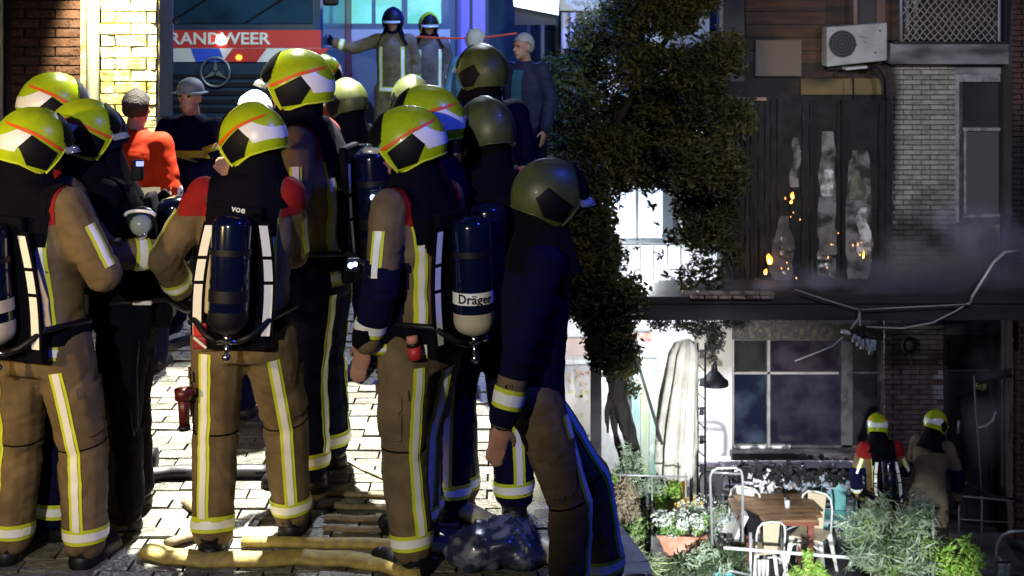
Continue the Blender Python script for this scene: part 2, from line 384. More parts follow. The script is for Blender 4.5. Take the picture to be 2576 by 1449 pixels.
DEF = dict(hipL=(-.10, 0, .93), kneL=(-.125, .02, .50), ankL=(-.14, -.01, .10), hipR=(.10, 0, .93), kneR=(.125, .02, .50), ankR=(.14, -.01, .10),
           shL=(-.178, 0, 1.45), elL=(-.25, -.03, 1.18), wrL=(-.25, .06, .93), shR=(.178, 0, 1.45), elR=(.25, -.03, 1.18), wrR=(.25, .06, .93), head=(0, .04, 1.66))
def person(px, s, label, heading=0, pose=None, lean=(0, 0), yaw=0, pitch=0, roll=0, scale=1.0, coat=None, trou=None, helmet='lime', scba=True,
           glove=(True, True), yoke=(.06, .175, 1.39), strips=True, group=None, voxel=.014, hair=None, z0=0.0, label_txt=None, dark_sleeve=False, fat=1.0, face=True, vest=None, hood=True, boots=True, leg_out=None, name='person', tapes=True, label_rot=0.0, cylmat=None, legtape='back', armtape='side'):
    coat = coat or M_tan; trou = trou or M_tan
    J = {k: Vector(v) for k, v in DEF.items()}
    if pose:
        for k, v in pose.items(): J[k] = Vector(v)
    def ln(p):
        p = Vector(p); t = max(0, (p.z - .93) / .73); return p + Vector((lean[0] * t, lean[1] * t, -.35 * (lean[0] ** 2 + lean[1] ** 2) * t))
    for k in ('shL', 'shR', 'elL', 'elR', 'wrL', 'wrR', 'head'): J[k] = ln(J[k])
    root = thing(name, ((px - 1288) / s, F / s, z0), label, 'person', group, heading); root.scale = (scale,) * 3
    hm = rmat(yaw, pitch, roll); hc = J['head']
    # body: head with face, neck, trunk, limbs and bare hands as one surface
    b = MB()
    b.ell(hc + hm @ Vector((0, -.008, .02)), (.076, .095, .098), hm, 18, 12); b.ell(hc + hm @ Vector((0, .022, -.045)), (.058, .068, .070), hm)
    b.ell(hc + hm @ Vector((0, .062, -.088)), (.026, .024, .022), hm)
    b.cap(hc + hm @ Vector((0, .085, .012)), hc + hm @ Vector((0, .108, -.022)), .010, .0145)
    b.ell(hc + hm @ Vector((0, .088, .032)), (.046, .012, .010), hm); b.ell(hc + hm @ Vector((0, .086, -.058)), (.026, .012, .013), hm)
    for sx in (-1, 1): b.ell(hc + hm @ Vector((sx * .077, -.005, -.008)), (.010, .020, .030), hm)
    nk = ln((0, -.01, 1.48)); b.cap(nk, hc + Vector((0, -.015, -.07)), .060, .056)
    loft(b, [(ln((0, 0, .90)), .15, .10, 0), (ln((0, 0, 1.1)), .135, .095, 0), (ln((0, 0, 1.3)), .16, .10, 0), (ln((0, 0, 1.46)), .12, .07, 0)])
    for S in 'LR':
        b.cap(J['hip' + S], J['kne' + S], .075, .052); b.cap(J['kne' + S], J['ank' + S], .052, .036)
        b.cap(J['sh' + S], J['el' + S], .050, .040); b.cap(J['el' + S], J['wr' + S], .040, .028)
        b.cap(ln((0, 0, 1.42)), J['sh' + S], .07, .05)
    for i, (S, sg) in enumerate((('L', -1), ('R', 1))):
        if not glove[i]: add_hand(b, J['wr' + S], J['el' + S], sg, .001, .20)
    bare = not (glove[0] and glove[1])
    body = link('body', remesh(b, .0085 if bare else .012, 3 if bare else 2), M_skin, root, True)
    if face:
        e = MB()
        for sx in (-1, 1): e.ell(hc + hm @ Vector((sx * .031, .087, .014)), (.012, .007, .0065), hm, 10, 6)
        link('eye', e.mesh(), M_eye, root, True)
        l = MB(); l.ell(hc + hm @ Vector((0, .096, -.058)), (.022, .007, .006), hm, 10, 6); link('mouth', l.mesh(), M_lip, root, True)
    # coat
    c = MB(); f = fat
    loft(c, [(ln((0, 0, .86)), .195 * f, .145 * f, 0), (ln((0, 0, .98)), .185 * f, .135 * f, 0), (ln((0, 0, 1.12)), .185 * f, .14 * f, 0), (ln((0, .0, 1.28)), .20 * f, .15 * f, 0), (ln((0, 0, 1.40)), .19 * f, .135 * f, 0), (ln((0, 0, 1.49)), .12 * f, .095 * f, 0), (ln((0, 0, 1.54)), .08 * f, .08 * f, 0)])
    for S in 'LR':
        a0, a1, a2 = J['sh' + S], J['el' + S], J['wr' + S]
        c.cap(ln((0, 0, 1.40)), a0, .105 * f, .082 * f); c.cap(a0, a1, .082 * f, .071 * f); c.cap(a1, a1.lerp(a2, .93), .073 * f, .060 * f)
    cm = remesh(c, voxel, 2); wrinkle(cm, .0068 * f, px * .01, [(J['elL'], .10), (J['elR'], .10), (ln((0, 0, 1.05)), .16)])
    coat_o = link('coat', cm, coat, root, True)
    cb = BVHTree.FromPolygons([v.co for v in cm.vertices], [tuple(p.vertices) for p in cm.polygons])
    # trousers
    t = MB(); loft(t, [(Vector((0, 0, .80)), .17 * f, .125 * f, 0), (Vector((0, 0, .90)), .185 * f, .14 * f, 0), (Vector((0, 0, 1.0)), .17 * f, .125 * f, 0)])
    for S in 'LR':
        t.cap(J['hip' + S] + Vector((0, 0, -.04)), J['kne' + S], .122 * f, .098 * f); k_, a_ = J['kne' + S], J['ank' + S]
        t.cap(k_, k_.lerp(a_, .90), .100 * f, .088 * f)
    tm = remesh(t, voxel, 2); wrinkle(tm, .0075 * f, px * .013 + 5, [(J['kneL'], .13), (J['kneR'], .13), (J['ankL'], .12), (J['ankR'], .12)])
    tro = link('trousers', tm, trou, root, True)
    tb = BVHTree.FromPolygons([v.co for v in tm.vertices], [tuple(p.vertices) for p in tm.polygons])
    if boots:
        for S in 'LR':
            g = MB(); a_ = J['ank' + S]; fd = Vector((0.02 if S == 'R' else -.02, 1, 0)).normalized()
            g.cap(a_ + Vector((0, 0, .10)), a_ + Vector((0, -.01, 0)), .065, .060); g.cap(a_ + Vector((0, -.02, -.045)), a_ + fd * .16 + Vector((0, 0, -.050)), .056, .048)
            g.box(a_ + fd * .07 + Vector((0, 0, -.088)), (.10, .28, .022)); link('boot', fixn(g.mesh()), M_rubber, root, True)
    for i, (S, sg) in enumerate((('L', -1), ('R', 1))):
        if glove[i]:
            g = MB(); add_hand(g, J['wr' + S], J['el' + S], sg, .009, .7); g.cap(J['wr' + S].lerp(J['el' + S], .25), J['wr' + S], .046, .036)
            link('glove', remesh(g, .011, 2), M_black, root, True)
    def pred_part(nm, me, pred, off, m):
        idx = {}; vs = []; fs = []
        for p in me.polygons:
            if pred(p.center):
                gg = []
                for i in p.vertices:
                    if i not in idx: idx[i] = len(vs); v = me.vertices[i]; vs.append(tuple(v.co + v.normal * off))
                    gg.append(idx[i])
                fs.append(tuple(gg))
        if fs:
            m2 = bpy.data.meshes.new('mesh'); m2.from_pydata(vs, [], fs); m2.update(); return link(nm, m2, m, root, True)
    sh_y = ln((0, 0, 1.4)).y
    if s > 500:
        for S, sg in (('L', -1), ('R', 1)):
            hp, kn, an = J['hip' + S], J['kne' + S], J['ank' + S]; dk = (kn - hp)
            if trou is M_tan:
                pred_part('thigh_pocket', tm, lambda c: .42 < (c - hp).dot(dk) / dk.length_squared < .86 and (c - hp.lerp(kn, .6)).x * sg > .035 and abs((c - hp.lerp(kn, .6)).y) < .055, .008, trou)
                link('pocket_flap', ribbon(tb, limb_frames(hp, kn, (sg, 0, 0), .40, .50, 5), .17, .017, .18), trou, root)
                link('knee_seam', ribbon(tb, ring_frames(hp, kn, .97), .007, .002, .14), M_black, root)
    if yoke:
        for sg in (-1, 1):
            x0 = ln((0, 0, 1.43)).x
            pred_part('shoulder_yoke', cm, lambda c: yoke[0] < (c.x - x0) * sg < yoke[1] and c.z > yoke[2] + .25 * lean[1] * (c.y / .1) - .35 * (lean[0] ** 2 + lean[1] ** 2), .004, M_red)
    if dark_sleeve:
        for S in 'LR':
            a1, a2 = J['el' + S], J['wr' + S]; d = (a2 - a1)
            pred_part('sleeve_patch', cm, lambda c: -.32 < (c - a1).dot(d) / d.length_squared < .66 and ((c - a1) - d * (c - a1).dot(d) / d.length_squared).length < .12 and (c - ln((0, 0, c.z))).length > .14, .005, M_navy)
    if strips:
        def strip(bv, fr, wd, far=.45):
            link('strip_edging', ribbon(bv, fr, wd, .004, far), M_ylw, root); link('reflective_strip', ribbon(bv, fr, wd * .52, .0065, far), M_refl, root)
        for S, sg in (('L', -1), ('R', 1)):
            hp, kn, an = J['hip' + S], J['kne' + S], J['ank' + S]
            od = leg_out or {'back': (sg * .25, -1, 0), 'side': (sg, -.25, 0)}[legtape]
            strip(tb, limb_frames(hp, kn, od, .22, 1, 14) + limb_frames(kn, an, od, .02, .78, 16)[1:], .052, .17)
            strip(tb, ring_frames(kn, an, .84), .060, .135)
            if strips == 'legs': continue
            sh, el, wr = J['sh' + S], J['el' + S], J['wr' + S]
            strip(cb, limb_frames(sh, el, (sg, -.3, 0) if armtape == 'side' else (sg * .3, -1, 0), .35, .95, 12), .05)
            strip(cb, ring_frames(el, wr, .66, 22), .062, .10)
            bx = sg * .125
            strip(cb, [(ln((bx, 0, z)), Vector((0, -1, 0)), Vector((1, 0, 0))) for z in [1.38 - .025 * i for i in range(20)]], .045)
            strip(cb, [(ln((bx, 0, z)), Vector((0, 1, 0)), Vector((1, 0, 0))) for z in [1.38 - .025 * i for i in range(20)]], .045)
        if strips != 'legs': strip(cb, [(ln((0, 0, .90)), Vector((math.cos(a), math.sin(a), 0)), Vector((0, 0, 1))) for a in [2 * math.pi * i / 40 for i in range(41)]], .055)
    # helmet or hair
    hl = MB(); Mh = Matrix.Translation(hc + hm @ Vector((0, 0, .015))) @ hm.to_4x4()
    if helmet:
        hr = link('helmet', HM['shell'], None, root); hr.matrix_local = Mh
        if not HM['shell'].materials: HM['shell'].materials.append(M_lime)
        if helmet == 'olive':
            hr.material_slots[0].link = 'OBJECT'; hr.material_slots[0].material = M_olive
        elif helmet in ('navy', 'black'):
            hr.material_slots[0].link = 'OBJECT'; hr.material_slots[0].material = M_hblk if helmet == 'black' else M_navy
        for nm, mm, *sd in (('side_panel', M_hblk, -1), ('side_panel', M_hblk, 1), ('stripe', M_orng, -1), ('stripe', M_orng, 1), ('side_patch', M_refl, -1), ('side_patch', M_refl, 1), ('reflective_patch', M_refl), ('bumper', M_hblk), ('rim', M_ylw), ('visor', M_visor)):
            if helmet in ('navy', 'black') and nm in ('reflective_patch', 'side_patch', 'rim', 'stripe'): continue
            if helmet == 'black' and nm == 'visor': continue
            if helmet == 'olive' and nm == 'rim': mm = M_olive; HM_rim = HM['rim'].copy(); HM_rim.materials.clear(); link(nm, HM_rim, mm, hr); continue
            if helmet == 'olive' and nm in ('reflective_patch', 'side_patch', 'stripe'): continue
            link(nm, HM[(nm, sd[0]) if sd else nm], mm, hr)
        link('neck_guard', HM['neck_guard'], M_black, hr)
    skull = MB(); skull.ell(hc + hm @ Vector((0, -.010, .018)), (.090, .108, .112), hm, 28, 20); skull.ell(hc + hm @ Vector((0, .0, -.055)), (.076, .080, .075), hm, 28, 16)
    inv = hm.transposed()
    if helmet and hood:
        sm_ = skull.mesh(); pred_part('hood', sm_, lambda c: (inv @ (c - hc)).y < .045 - .2 * max(0, (inv @ (c - hc)).z), .004, M_navy)
        n_ = MB(); n_.cap(nk + Vector((0, 0, -.02)), hc + Vector((0, -.012, -.08)), .080, .070); link('collar', n_.mesh(), M_navy, root, True)
    if hair:
        sk = MB(); sk.ell(hc + hm @ Vector((0, -.014, .026)), (.084, .101, .103), hm, 30, 22); sm_ = sk.mesh(); smooth(sm_)
        for v in sm_.vertices: v.co += v.normal * .006 * noise.noise(v.co * 30)
        pred_part('hair', sm_, lambda c: (lambda q: q.z > .045 + max(0, q.y) * .25 or (q.y < -.01 and q.z > -.045))(inv @ (c - hc)), .003, hair)
    if scba:
        pred_part('harness_yoke', cm, lambda c: abs(c.x - ln((0, 0, 1.4)).x) < .14 - .25 * max(0, 1.42 - c.z) and c.z > 1.27 and c.y < ln((0, .03, c.z)).y, .012, M_black)
        bk = MB(); sy = ln((0, 0, 1.2)).y
        A, B = ln((0, -.168, 1.40)), ln((0, -.168, .97)); ax = (A - B).normalized()
        Ms = Matrix((Vector((1, 0, 0)), ax.cross(Vector((1, 0, 0))).normalized(), ax)).transposed()
        bk.box((A + B) / 2, (.20, .035, .50), Ms); bk.box(B + Vector((0, -.0, -.03)), (.30, .05, .12), Ms)
        o = link('backplate', fixn(bk.mesh()), M_black, root); md = o.modifiers.new('bevel', 'BEVEL'); md.width = .012; md.segments = 2
        cy = MB(); pts = []; rr = []
        C0, C1 = A + Vector((0, -.095, .02)), B + Vector((0, -.095, -.01)); L_ = (C0 - C1).length
        prof = [(0, .02), (.01, .045), (.03, .064), (.06, .074), (.09, .077), (.88, .077), (.92, .073), (.96, .06), (.985, .04), (1, .015)]
        cy.tube([C0.lerp(C1, a) for a, r in prof], [r for a, r in prof], 28)
        co = link('air_cylinder', fixn(cy.mesh()), cylmat or M_cyl, root, True)
        vb = MB(); vb.tube([C1, C1 - ax * .035], .016, 12); vb.tube([C1 - ax * .035, C1 - ax * .085], .011, 10); vb.tube([C1 - ax * .03 - Vector((.04, 0, 0)), C1 - ax * .03 + Vector((.04, 0, 0))], .009, 10); vb.ell(C1 - ax * .09, .018)
        link('valve', vb.mesh(), M_chrome, co, True)
        cp = MB(); pr = [(.80, .0785), (.88, .0785), (.92, .0745), (.96, .0615), (.985, .0415), (1.002, .018)]
        cp.tube([C0.lerp(C1, a) for a, r in pr], [r for a, r in pr], 28, cap=False); link('cylinder_base', cp.mesh(), M_cream if label_txt != 'plain' else M_rubber, co, True)
        bn = MB(); bn.tube([C0.lerp(C1, .62), C0.lerp(C1, .72)], .0795, 28, cap=False); link('label_band', bn.mesh(), M_refl if label_txt and label_txt != 'plain' else M_cream if label_txt is None else M_rubber, co, True)
        sb = MB(); sb.tube([C0.lerp(C1, .28), C0.lerp(C1, .33)], .081, 28, cap=False); link('cylinder_strap', sb.mesh(), M_rubber, co, True)
        if label_txt and label_txt != 'plain':
            tm_ = text_mesh(label_txt, .05, .001)
            for v in tm_.vertices:
                x, z, q = v.co; a = x / .081 + label_rot; v.co = C0.lerp(C1, .67) + Vector((.0815 * math.sin(a), -.0815 * math.cos(a) - q * .0, z))
            link('label_text', tm_, M_navy, co)
        for sg in (-1, 1):
            sp = MB(); tp = MB()
            T0, T1 = A + Vector((sg * .105, -.022, -.02)), B + Vector((sg * .135, -.030, -.03)); dv = (T1 - T0); wx = Vector((1, 0, 0))
            for i in range(12):
                pass
            pts = [T0.lerp(T1, i / 10) + Vector((sg * .018 * math.sin(math.pi * i / 10), -.006, 0)) for i in range(11)]
            vs = []; fs = []; vt = []; ft = []
            for i, p in enumerate(pts):
                vs += [p - wx * .026, p + wx * .026, p + wx * .026 + Vector((0, .012, 0)), p - wx * .026 + Vector((0, .012, 0))]
                if i: fs += [((i - 1) * 4 + q, (i - 1) * 4 + (q + 1) % 4, i * 4 + (q + 1) % 4, i * 4 + q) for q in range(4)]
            sp.add(vs, fs); so = link('shoulder_strap', fixn(sp.mesh()), M_black, root)
            if tapes:
                for (i0, i1) in ((0.3, 3), (3.3, 5.2), (5.5, 10)):
                    k = 7; q = []
                    for j in range(k):
                        tt = (i0 + (i1 - i0) * j / (k - 1)) / 10; p = T0.lerp(T1, tt) + Vector((sg * .018 * math.sin(math.pi * tt), -.009, 0)); q += [p - wx * .017, p + wx * .017]
                    tp.add(q, [(2 * j, 2 * j + 1, 2 * j + 3, 2 * j + 2) for j in range(k - 1)])
                link('strap_tape', tp.mesh(), M_refl, so)
            fr = []
            for i in range(15):
                a = math.pi * (.03 + .94 * i / 14); u = Vector((0, -math.cos(a), math.sin(a))); fr.append((ln((sg * .115, 0, 1.30)), u, Vector((1, 0, 0))))
            link('shoulder_strap', ribbon(cb, fr, .062, .014), M_black, root)
            hs = MB(); q0 = C1 - ax * .03 + Vector((sg * .04, 0, 0)); hs.tube([q0, q0 + Vector((sg * .05, .02, .02)), B + Vector((sg * .16, -.02, .04)), ln((sg * .20, .05, 1.0))], .012, 8); link('hose', hs.mesh(), M_rubber, root, True)
        fr = [(ln((0, 0, .965)), Vector((math.cos(a), math.sin(a), 0)), Vector((0, 0, 1))) for a in [2 * math.pi * i / 40 for i in range(41)]]
        link('waist_belt', ribbon(cb, fr, .075, .012), M_black, root)
    return root, J, cb, tb, ln


# ------------------------------------------------------------------ the setting
CZ = -4.45
def bricks(parent, x0, x1, z0, z1, y, mats, bw=.21, bh=.05, j=.012, depth=.05, skip=(), limit=300, rough=.004, name='brick', cell=None):
    """a running-bond face of single bricks; past the limit they join one part"""
    off = OFF[parent.name]; protos = {}; n = 0; rest = {}; rnd = random.Random(int(abs(x0) * 100))
    def proto(wd, k):
        key = (round(wd, 3), k)
        if key not in protos:
            rr = random.Random(hash(key) & 999); mb = MB(); mb.box((0, 0, 0), (wd, depth, bh))
            mb.v = [(v[0] + rr.uniform(-1, 1) * .002, v[1] + rr.uniform(-1, 1) * rough, v[2] + rr.uniform(-1, 1) * .002) for v in mb.v]
            me = mb.mesh(); me.materials.append(mats[k]); protos[key] = me
        return protos[key]
    row = 0; z = z0 + bh / 2 + j / 2; cells = []
    while z < z1:
        x = x0 - (bw + j) / 2 * (row % 2)
        while x < x1 - .02:
            a, b = max(x, x0), min(x + bw, x1)
            if b - a > .03:
                cx, w_ = (a + b) / 2, b - a
                if not any(sx0 < cx < sx1 and sz0 < z < sz1 for sx0, sx1, sz0, sz1 in skip): cells.append((cx, z, round(w_ / .03) * .03 if w_ < bw - .01 else bw))
            x += bw + j
        z += bh + j; row += 1
    cells.sort(key=lambda c: -c[1] if cell is None else cell(c))
    for (cx, z, w_) in cells:
        k = rnd.randrange(len(mats)); dy = rnd.uniform(-1, 1) * rough
        if n < limit:
            o = bpy.data.objects.new(name, proto(w_, k)); COL.objects.link(o); o.parent = parent; o.location = Vector((cx, y + dy, z)) - off; n += 1
        else: rest.setdefault(k, MB()).box((cx, y + dy, z), (w_, depth, bh))
    for k, mb in rest.items():
        o = link(name + 'work', mb.mesh(off), mats[k], parent); o['kind'] = 'stuff'

M_street = mat('street_joint_sand', (.20, .19, .15), .9, c2=(.12, .11, .09), scale=3, bump=.4, bscale=60)
edge = [(.62, 0), (.56, 4.2), (.53, 5.6), (.33, 6.5), (.20, 8.0), (.12, 9.4), (.16, 11.0), (.34, 12.6), (.44, 14.5), (.46, 17.0), (.46, 19.3), (9, 19.3), (9, 70), (-40, 70), (-40, -6), (.62, -6)]
mb = MB(); mb.prism([(x, y, -4.7) for x, y in edge][::-1], (0, 0, 4.7)); solo('street', mb, M_street, None, None, kind='structure')
mb = MB(); mb.box((15, 20, CZ - .25), (60, 60, .5)); solo('courtyard_ground', mb, mat('courtyard_floor', (.12, .12, .12), .6, c2=(.06, .06, .065), scale=2, bump=.3), None, None, kind='structure')
# coping stones along the street edge
cop = [Vector((x, y, 0)) for x, y in edge[:11]]; cop_root = thing('street_edge_kerb', (.4, 8, 0), 'pale stone kerb along the curved edge of the raised street', 'kerb')
M_kerb = mat('kerb_stone', (.16, .16, .17), .8, c2=(.10, .10, .11), scale=8, bump=.4)
for a, b in zip(cop, cop[1:]):
    n_ = max(1, round((b - a).length / .8)); d = (b - a).normalized(); lat = Vector((d.y, -d.x, 0))
    for i in range(n_):
        c = a.lerp(b, (i + .5) / n_) - lat * .06; mb = MB(); mb.box(c + Vector((0, 0, .02)), ((b - a).length / n_ - .012, .14, .05), Matrix.Rotation(math.atan2(d.y, d.x), 3, 'Z')); part('kerb_stone', mb, M_kerb, cop_root)
# clinker paving, laid brick by brick where it can be told apart
M_pav = [mat('clinker_a', (.20, .19, .155), .42, c2=(.10, .09, .075), scale=5, bump=.9), mat('clinker_b', (.165, .16, .13), .42, c2=(.07, .065, .05), scale=5, bump=.9), mat('clinker_c', (.23, .22, .185), .42, c2=(.11, .10, .085), scale=5, bump=.9)]
mb = MB(); mb.add([(ex, ey, .028) for ex, ey in edge[:11]] + [(ex - .32, ey, .028) for ex, ey in edge[:11]], [(i, i + 1, 12 + i, 11 + i) for i in range(10)]); solo('street_edge_sand', mb, M_street, None, None, kind='structure')
pave = thing('street_paving', (0, 0, 0), None, None); pave['kind'] = 'structure'
pm = {}; rest = {}; cells = []; rnd = random.Random(3)
for r_ in range(int(9.5 / .108)):
    y = 4.4 + r_ * .108
    for k in range(int(3.9 / .213)):
        x = -3.2 + k * .213 + (r_ % 2) * .106
        ex = next((x0 + (x1 - x0) * (y - y0) / (y1 - y0) for (x0, y0), (x1, y1) in zip(edge, edge[1:]) if y0 <= y <= y1), .4)
        if x < ex - .24: cells.append((x, y))
def lit(c):
    px = 1288 + c[0] * F / c[1]; py = HOR + CAMZ * F / c[1]
    return min(abs(px - 400) if py < 1400 else 900, abs(px - 640) + 150, abs(px - 915) + 120) + abs(py - 1150) * .25
cells.sort(key=lit)
for i, (x, y) in enumerate(cells):
    k = rnd.randrange(3); dz = rnd.uniform(-.008, .006); q = Vector((x, y, .012 + dz))
    if i < 300:
        if k not in pm: pm[k] = MB().box((0, 0, 0), (.203, .099, .05)).mesh(); pm[k].materials.append(M_pav[k])
        o = bpy.data.objects.new('clinker', pm[k]); COL.objects.link(o); o.parent = pave; o.location = q; o.rotation_euler = (rnd.uniform(-.02, .02), rnd.uniform(-.02, .02), 0)
    else: rest.setdefault(k, MB()).box(q, (.203, .099, .05))
for k, mb in rest.items():
    o = link('clinker_paving', mb.mesh(), M_pav[k], pave); o['kind'] = 'stuff'

# left: brick wall, drainpipes, sunlit looking pilaster of rough painted brick
sw = 335
def X(px, s): return (px - 1288) / s
yw = F / sw
wl = thing('brick_wall', (X(120, sw), yw + .12, 0), 'dark red brick house wall behind the leftmost yellow helmets', 'wall')
mb = MB(); mb.bbox((X(-260, sw), yw + .03, 0), (X(213, sw), yw + .4, 3.4)); part('mortar', mb, mat('mortar_dark', (.05, .042, .035), .9), wl)
Mb = [mat('red_brick_a', (.11, .05, .033), .85, c2=(.08, .035, .025), scale=20, bump=.6), mat('red_brick_b', (.10, .045, .03), .85, c2=(.09, .04, .03), scale=20, bump=.6), mat('red_brick_c', (.16, .07, .042), .85, c2=(.10, .045, .03), scale=20, bump=.6)]
bricks(wl, X(30, sw), X(205, sw), .0, 3.4, yw + .005, Mb, bh=.058, rough=.006)
mb = MB(); mb.tube([(X(5, sw), yw - .10, 0), (X(5, sw), yw - .10, 3.4)], .045, 12); solo('drainpipe', mb, mat('pale_pipe', (.45, .5, .45), .4), 'pale green drainpipe at the far left edge of the brick wall', 'drainpipe', (X(5, sw), yw - .1, 0), sm=True)
pl = thing('painted_pilaster', (X(320, sw), yw + .2, 0), 'brightly lit cream painted pilaster of rough brick beside the fire engine', 'pilaster')
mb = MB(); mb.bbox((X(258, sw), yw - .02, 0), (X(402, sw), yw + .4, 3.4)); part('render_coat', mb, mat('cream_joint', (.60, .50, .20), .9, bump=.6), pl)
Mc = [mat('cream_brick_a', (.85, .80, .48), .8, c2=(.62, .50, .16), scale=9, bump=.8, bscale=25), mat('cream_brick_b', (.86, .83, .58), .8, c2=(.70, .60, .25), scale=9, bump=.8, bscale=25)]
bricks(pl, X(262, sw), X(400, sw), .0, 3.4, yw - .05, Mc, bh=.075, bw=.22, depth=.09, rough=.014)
mb = MB(); mb.bbox((X(206, sw), yw - .03, 0), (X(221, sw), yw + .1, 3.4)); qn = solo('quoin_strip', mb, mat('quoin', (.80, .68, .36), .8, c2=(.45, .25, .1), scale=14, bump=.8), 'narrow glowing cream brick edge at the corner of the red brick wall', 'corner strip', (X(213, sw), yw, 0))
mb = MB(); mb.tube([(X(240, sw), yw - .06, 0), (X(240, sw), yw - .06, 3.4)], .048, 14); solo('drainpipe', mb, mat('grey_pipe', (.30, .32, .30), .35), 'grey downpipe between the brick wall and the bright cream pilaster', 'drainpipe', (X(240, sw), yw, 0), sm=True)
po = thing('street_pole', (X(424, 300), F / 300, 0), 'thin dark street pole in front of the fire engine', 'pole')
mb = MB(); mb.tube([P(424, 700, 300) * 1, P(424, -140, 300)], .04, 12); mb.v = [(v[0], v[1], max(0, v[2])) if v[2] < 0 else v for v in mb.v]; mb.tube([Vector((X(424, 300), F / 300, 0)), P(424, 600, 300)], .05, 12); part('shaft', mb, mat('dark_steel', (.03, .045, .05), .5), po, True)
mb = MB(); mb.ell(P(442, 52, 300), .03); part('knob', mb, mat('pale_knob', (.5, .5, .42), .4), po, True)

# fire engine: front seen straight on
ST = 212; yt = F / ST
def T(px, py, dy=0): v = P(px, py, ST); v.y += dy; return v
ft = thing('fire_engine', (X(545, ST), yt + 2, 0), 'fire engine with red BRANDWEER band seen head on behind the crowd', 'fire engine')
M_cab = mat('dark_blue_cab', (.020, .045, .085), .35, coat=.4); M_glass = mat('windscreen', (.02, .06, .11), .08, c2=(.012, .03, .05), scale=1.5, spec=.8)
cx = X(545, ST)
mb = MB(); mb.bbox((cx - 1.25, yt, .42), (cx + 1.25, yt + 2.4, 3.2)); part('cab', mb, M_cab, ft, bevel=.10)
mb = MB(); mb.bbox((cx - 1.24, yt + 2.5, .6), (cx + 1.24, yt + 8, 3.3)); part('body', mb, mat('truck_red', (.35, .02, .02), .4), ft, bevel=.05)
mb = MB(); mb.bbox((cx - 1.14, yt - .03, 1.78), (cx + 1.14, yt + .02, 2.85)); part('windscreen', mb, M_glass, ft, bevel=.02)
for sx in (-.55, .35):
    mb = MB(); mb.tube([(cx + sx, yt - .05, 1.80), (cx + sx + .55, yt - .05, 2.15)], .012, 6); part('wiper', mb, M_rubber, ft)
mb = MB(); mb.bbox((cx - 1.24, yt - .035, 1.50), (cx + 1.24, yt + .02, 1.71)); part('red_band', mb, mat('signal_red', (.62, .035, .03), .45), ft)
mb = MB(); mb.bbox((cx - 1.24, yt - .033, 1.335), (cx + 1.24, yt + .02, 1.497)); wb = part('striped_band', mb, mat('band_white', (.8, .8, .8), .4), ft)
def slant(x0, x1, m, sl=.09):
    mb = MB(); mb.prism([(x0 + sl, yt - .045, 1.337), (x1 + sl, yt - .045, 1.337), (x1 - sl, yt - .045, 1.495), (x0 - sl, yt - .045, 1.495)], (0, .008, 0)); part('slanted_stripe', mb, m, wb)
slant(X(488, ST), X(560, ST), mat('band_blue', (.03, .10, .75), .4), .03); slant(X(575, ST), X(660, ST), mat('signal_red', (0, 0, 0)), -.06); slant(X(745, ST), X(812, ST), mat('signal_red', (0, 0, 0)), -.08)
tm_ = text_mesh('BRANDWEER', .215, .006); o = link('lettering', tm_, mat('letter_white', (.9, .9, .86), .4), ft); o.rotation_euler = (R(90), 0, 0); o.scale = (1.02, .92, 1)
o.location = Vector((X(541, ST), yt - .045, 1.605)) - OFF[ft.name]
st = MB(); c0 = T(545, 180, -.07); ringp = [c0 + Vector((.17 * math.cos(2 * math.pi * i / 36), 0, .17 * math.sin(2 * math.pi * i / 36))) for i in range(37)]; st.tube(ringp, .014, 8, cap=False)
for a in (90, 210, 330):
    d = Vector((math.cos(R(a)), 0, math.sin(R(a)))); e = Vector((-d.z, 0, d.x)); st.prism([c0 - e * .03 + Vector((0, -.008, 0)), c0 + d * .165 + Vector((0, -.008, 0)), c0 + e * .03 + Vector((0, -.008, 0))], (0, .02, 0))
part('star_emblem', st, mat('dull_chrome', (.30, .34, .36), .3, .6), ft)
for i in range(5):
    mb = MB(); mb.bbox((cx - .8, yt - .03, .74 + i * .10), (cx + .8, yt + .02, .79 + i * .10)); part('grille_bar', mb, M_rubber, ft)
mb = MB(); mb.bbox((cx - 1.25, yt - .14, .32), (cx + 1.25, yt + .1, .64)); part('bumper', mb, mat('bumper_grey', (.10, .13, .15), .5), ft, bevel=.04)
for sx in (-1, 1):
    mb = MB(); mb.bbox((cx + sx * 1.12 - .16, yt - .16, .42), (cx + sx * 1.12 + .04, yt - .1, .58)); part('headlight', mb, M_white, ft, bevel=.02)
    mb = MB(); mb.bbox((cx + sx * 1.36 - .09, yt - .10, 2.0), (cx + sx * 1.36 + .09, yt + .04, 2.5)); part('mirror', mb, M_rubber, ft, bevel=.03)
    for yy in (1.4, 6.3):
        mb = MB(); mb.tube([(cx + sx * 1.24, yt + yy, .5), (cx + sx * .92, yt + yy, .5)], .5, 24); wh = part('wheel', mb, M_rubber, ft)
        mb = MB(); mb.tube([(cx + sx * 1.25, yt + yy, .5), (cx + sx * 1.18, yt + yy, .5)], .27, 20); part('rim', mb, M_chrome, wh)
mb = MB(); mb.ell(T(558, 100, -.05), (.06, .03, .06)); part('strobe_lamp', mb, mat('strobe_lit', (1, 1, .9), .3, emit=(1, .95, .75), estr=14), ft, True)
mb = MB(); mb.ell(T(603, 144, -.05), (.035, .02, .03)); part('indicator', mb, mat('amber_lit', (1, .4, .02), .3, emit=(1, .45, .02), estr=6), ft, True)
mb = MB(); mb.bbox((cx - 1.0, yt + .3, 3.2), (cx + 1.0, yt + .8, 3.36)); part('beacon_bar', mb, mat('beacon_blue', (.02, .05, .6), .2, emit=(.05, .1, 1), estr=6), ft, bevel=.03)

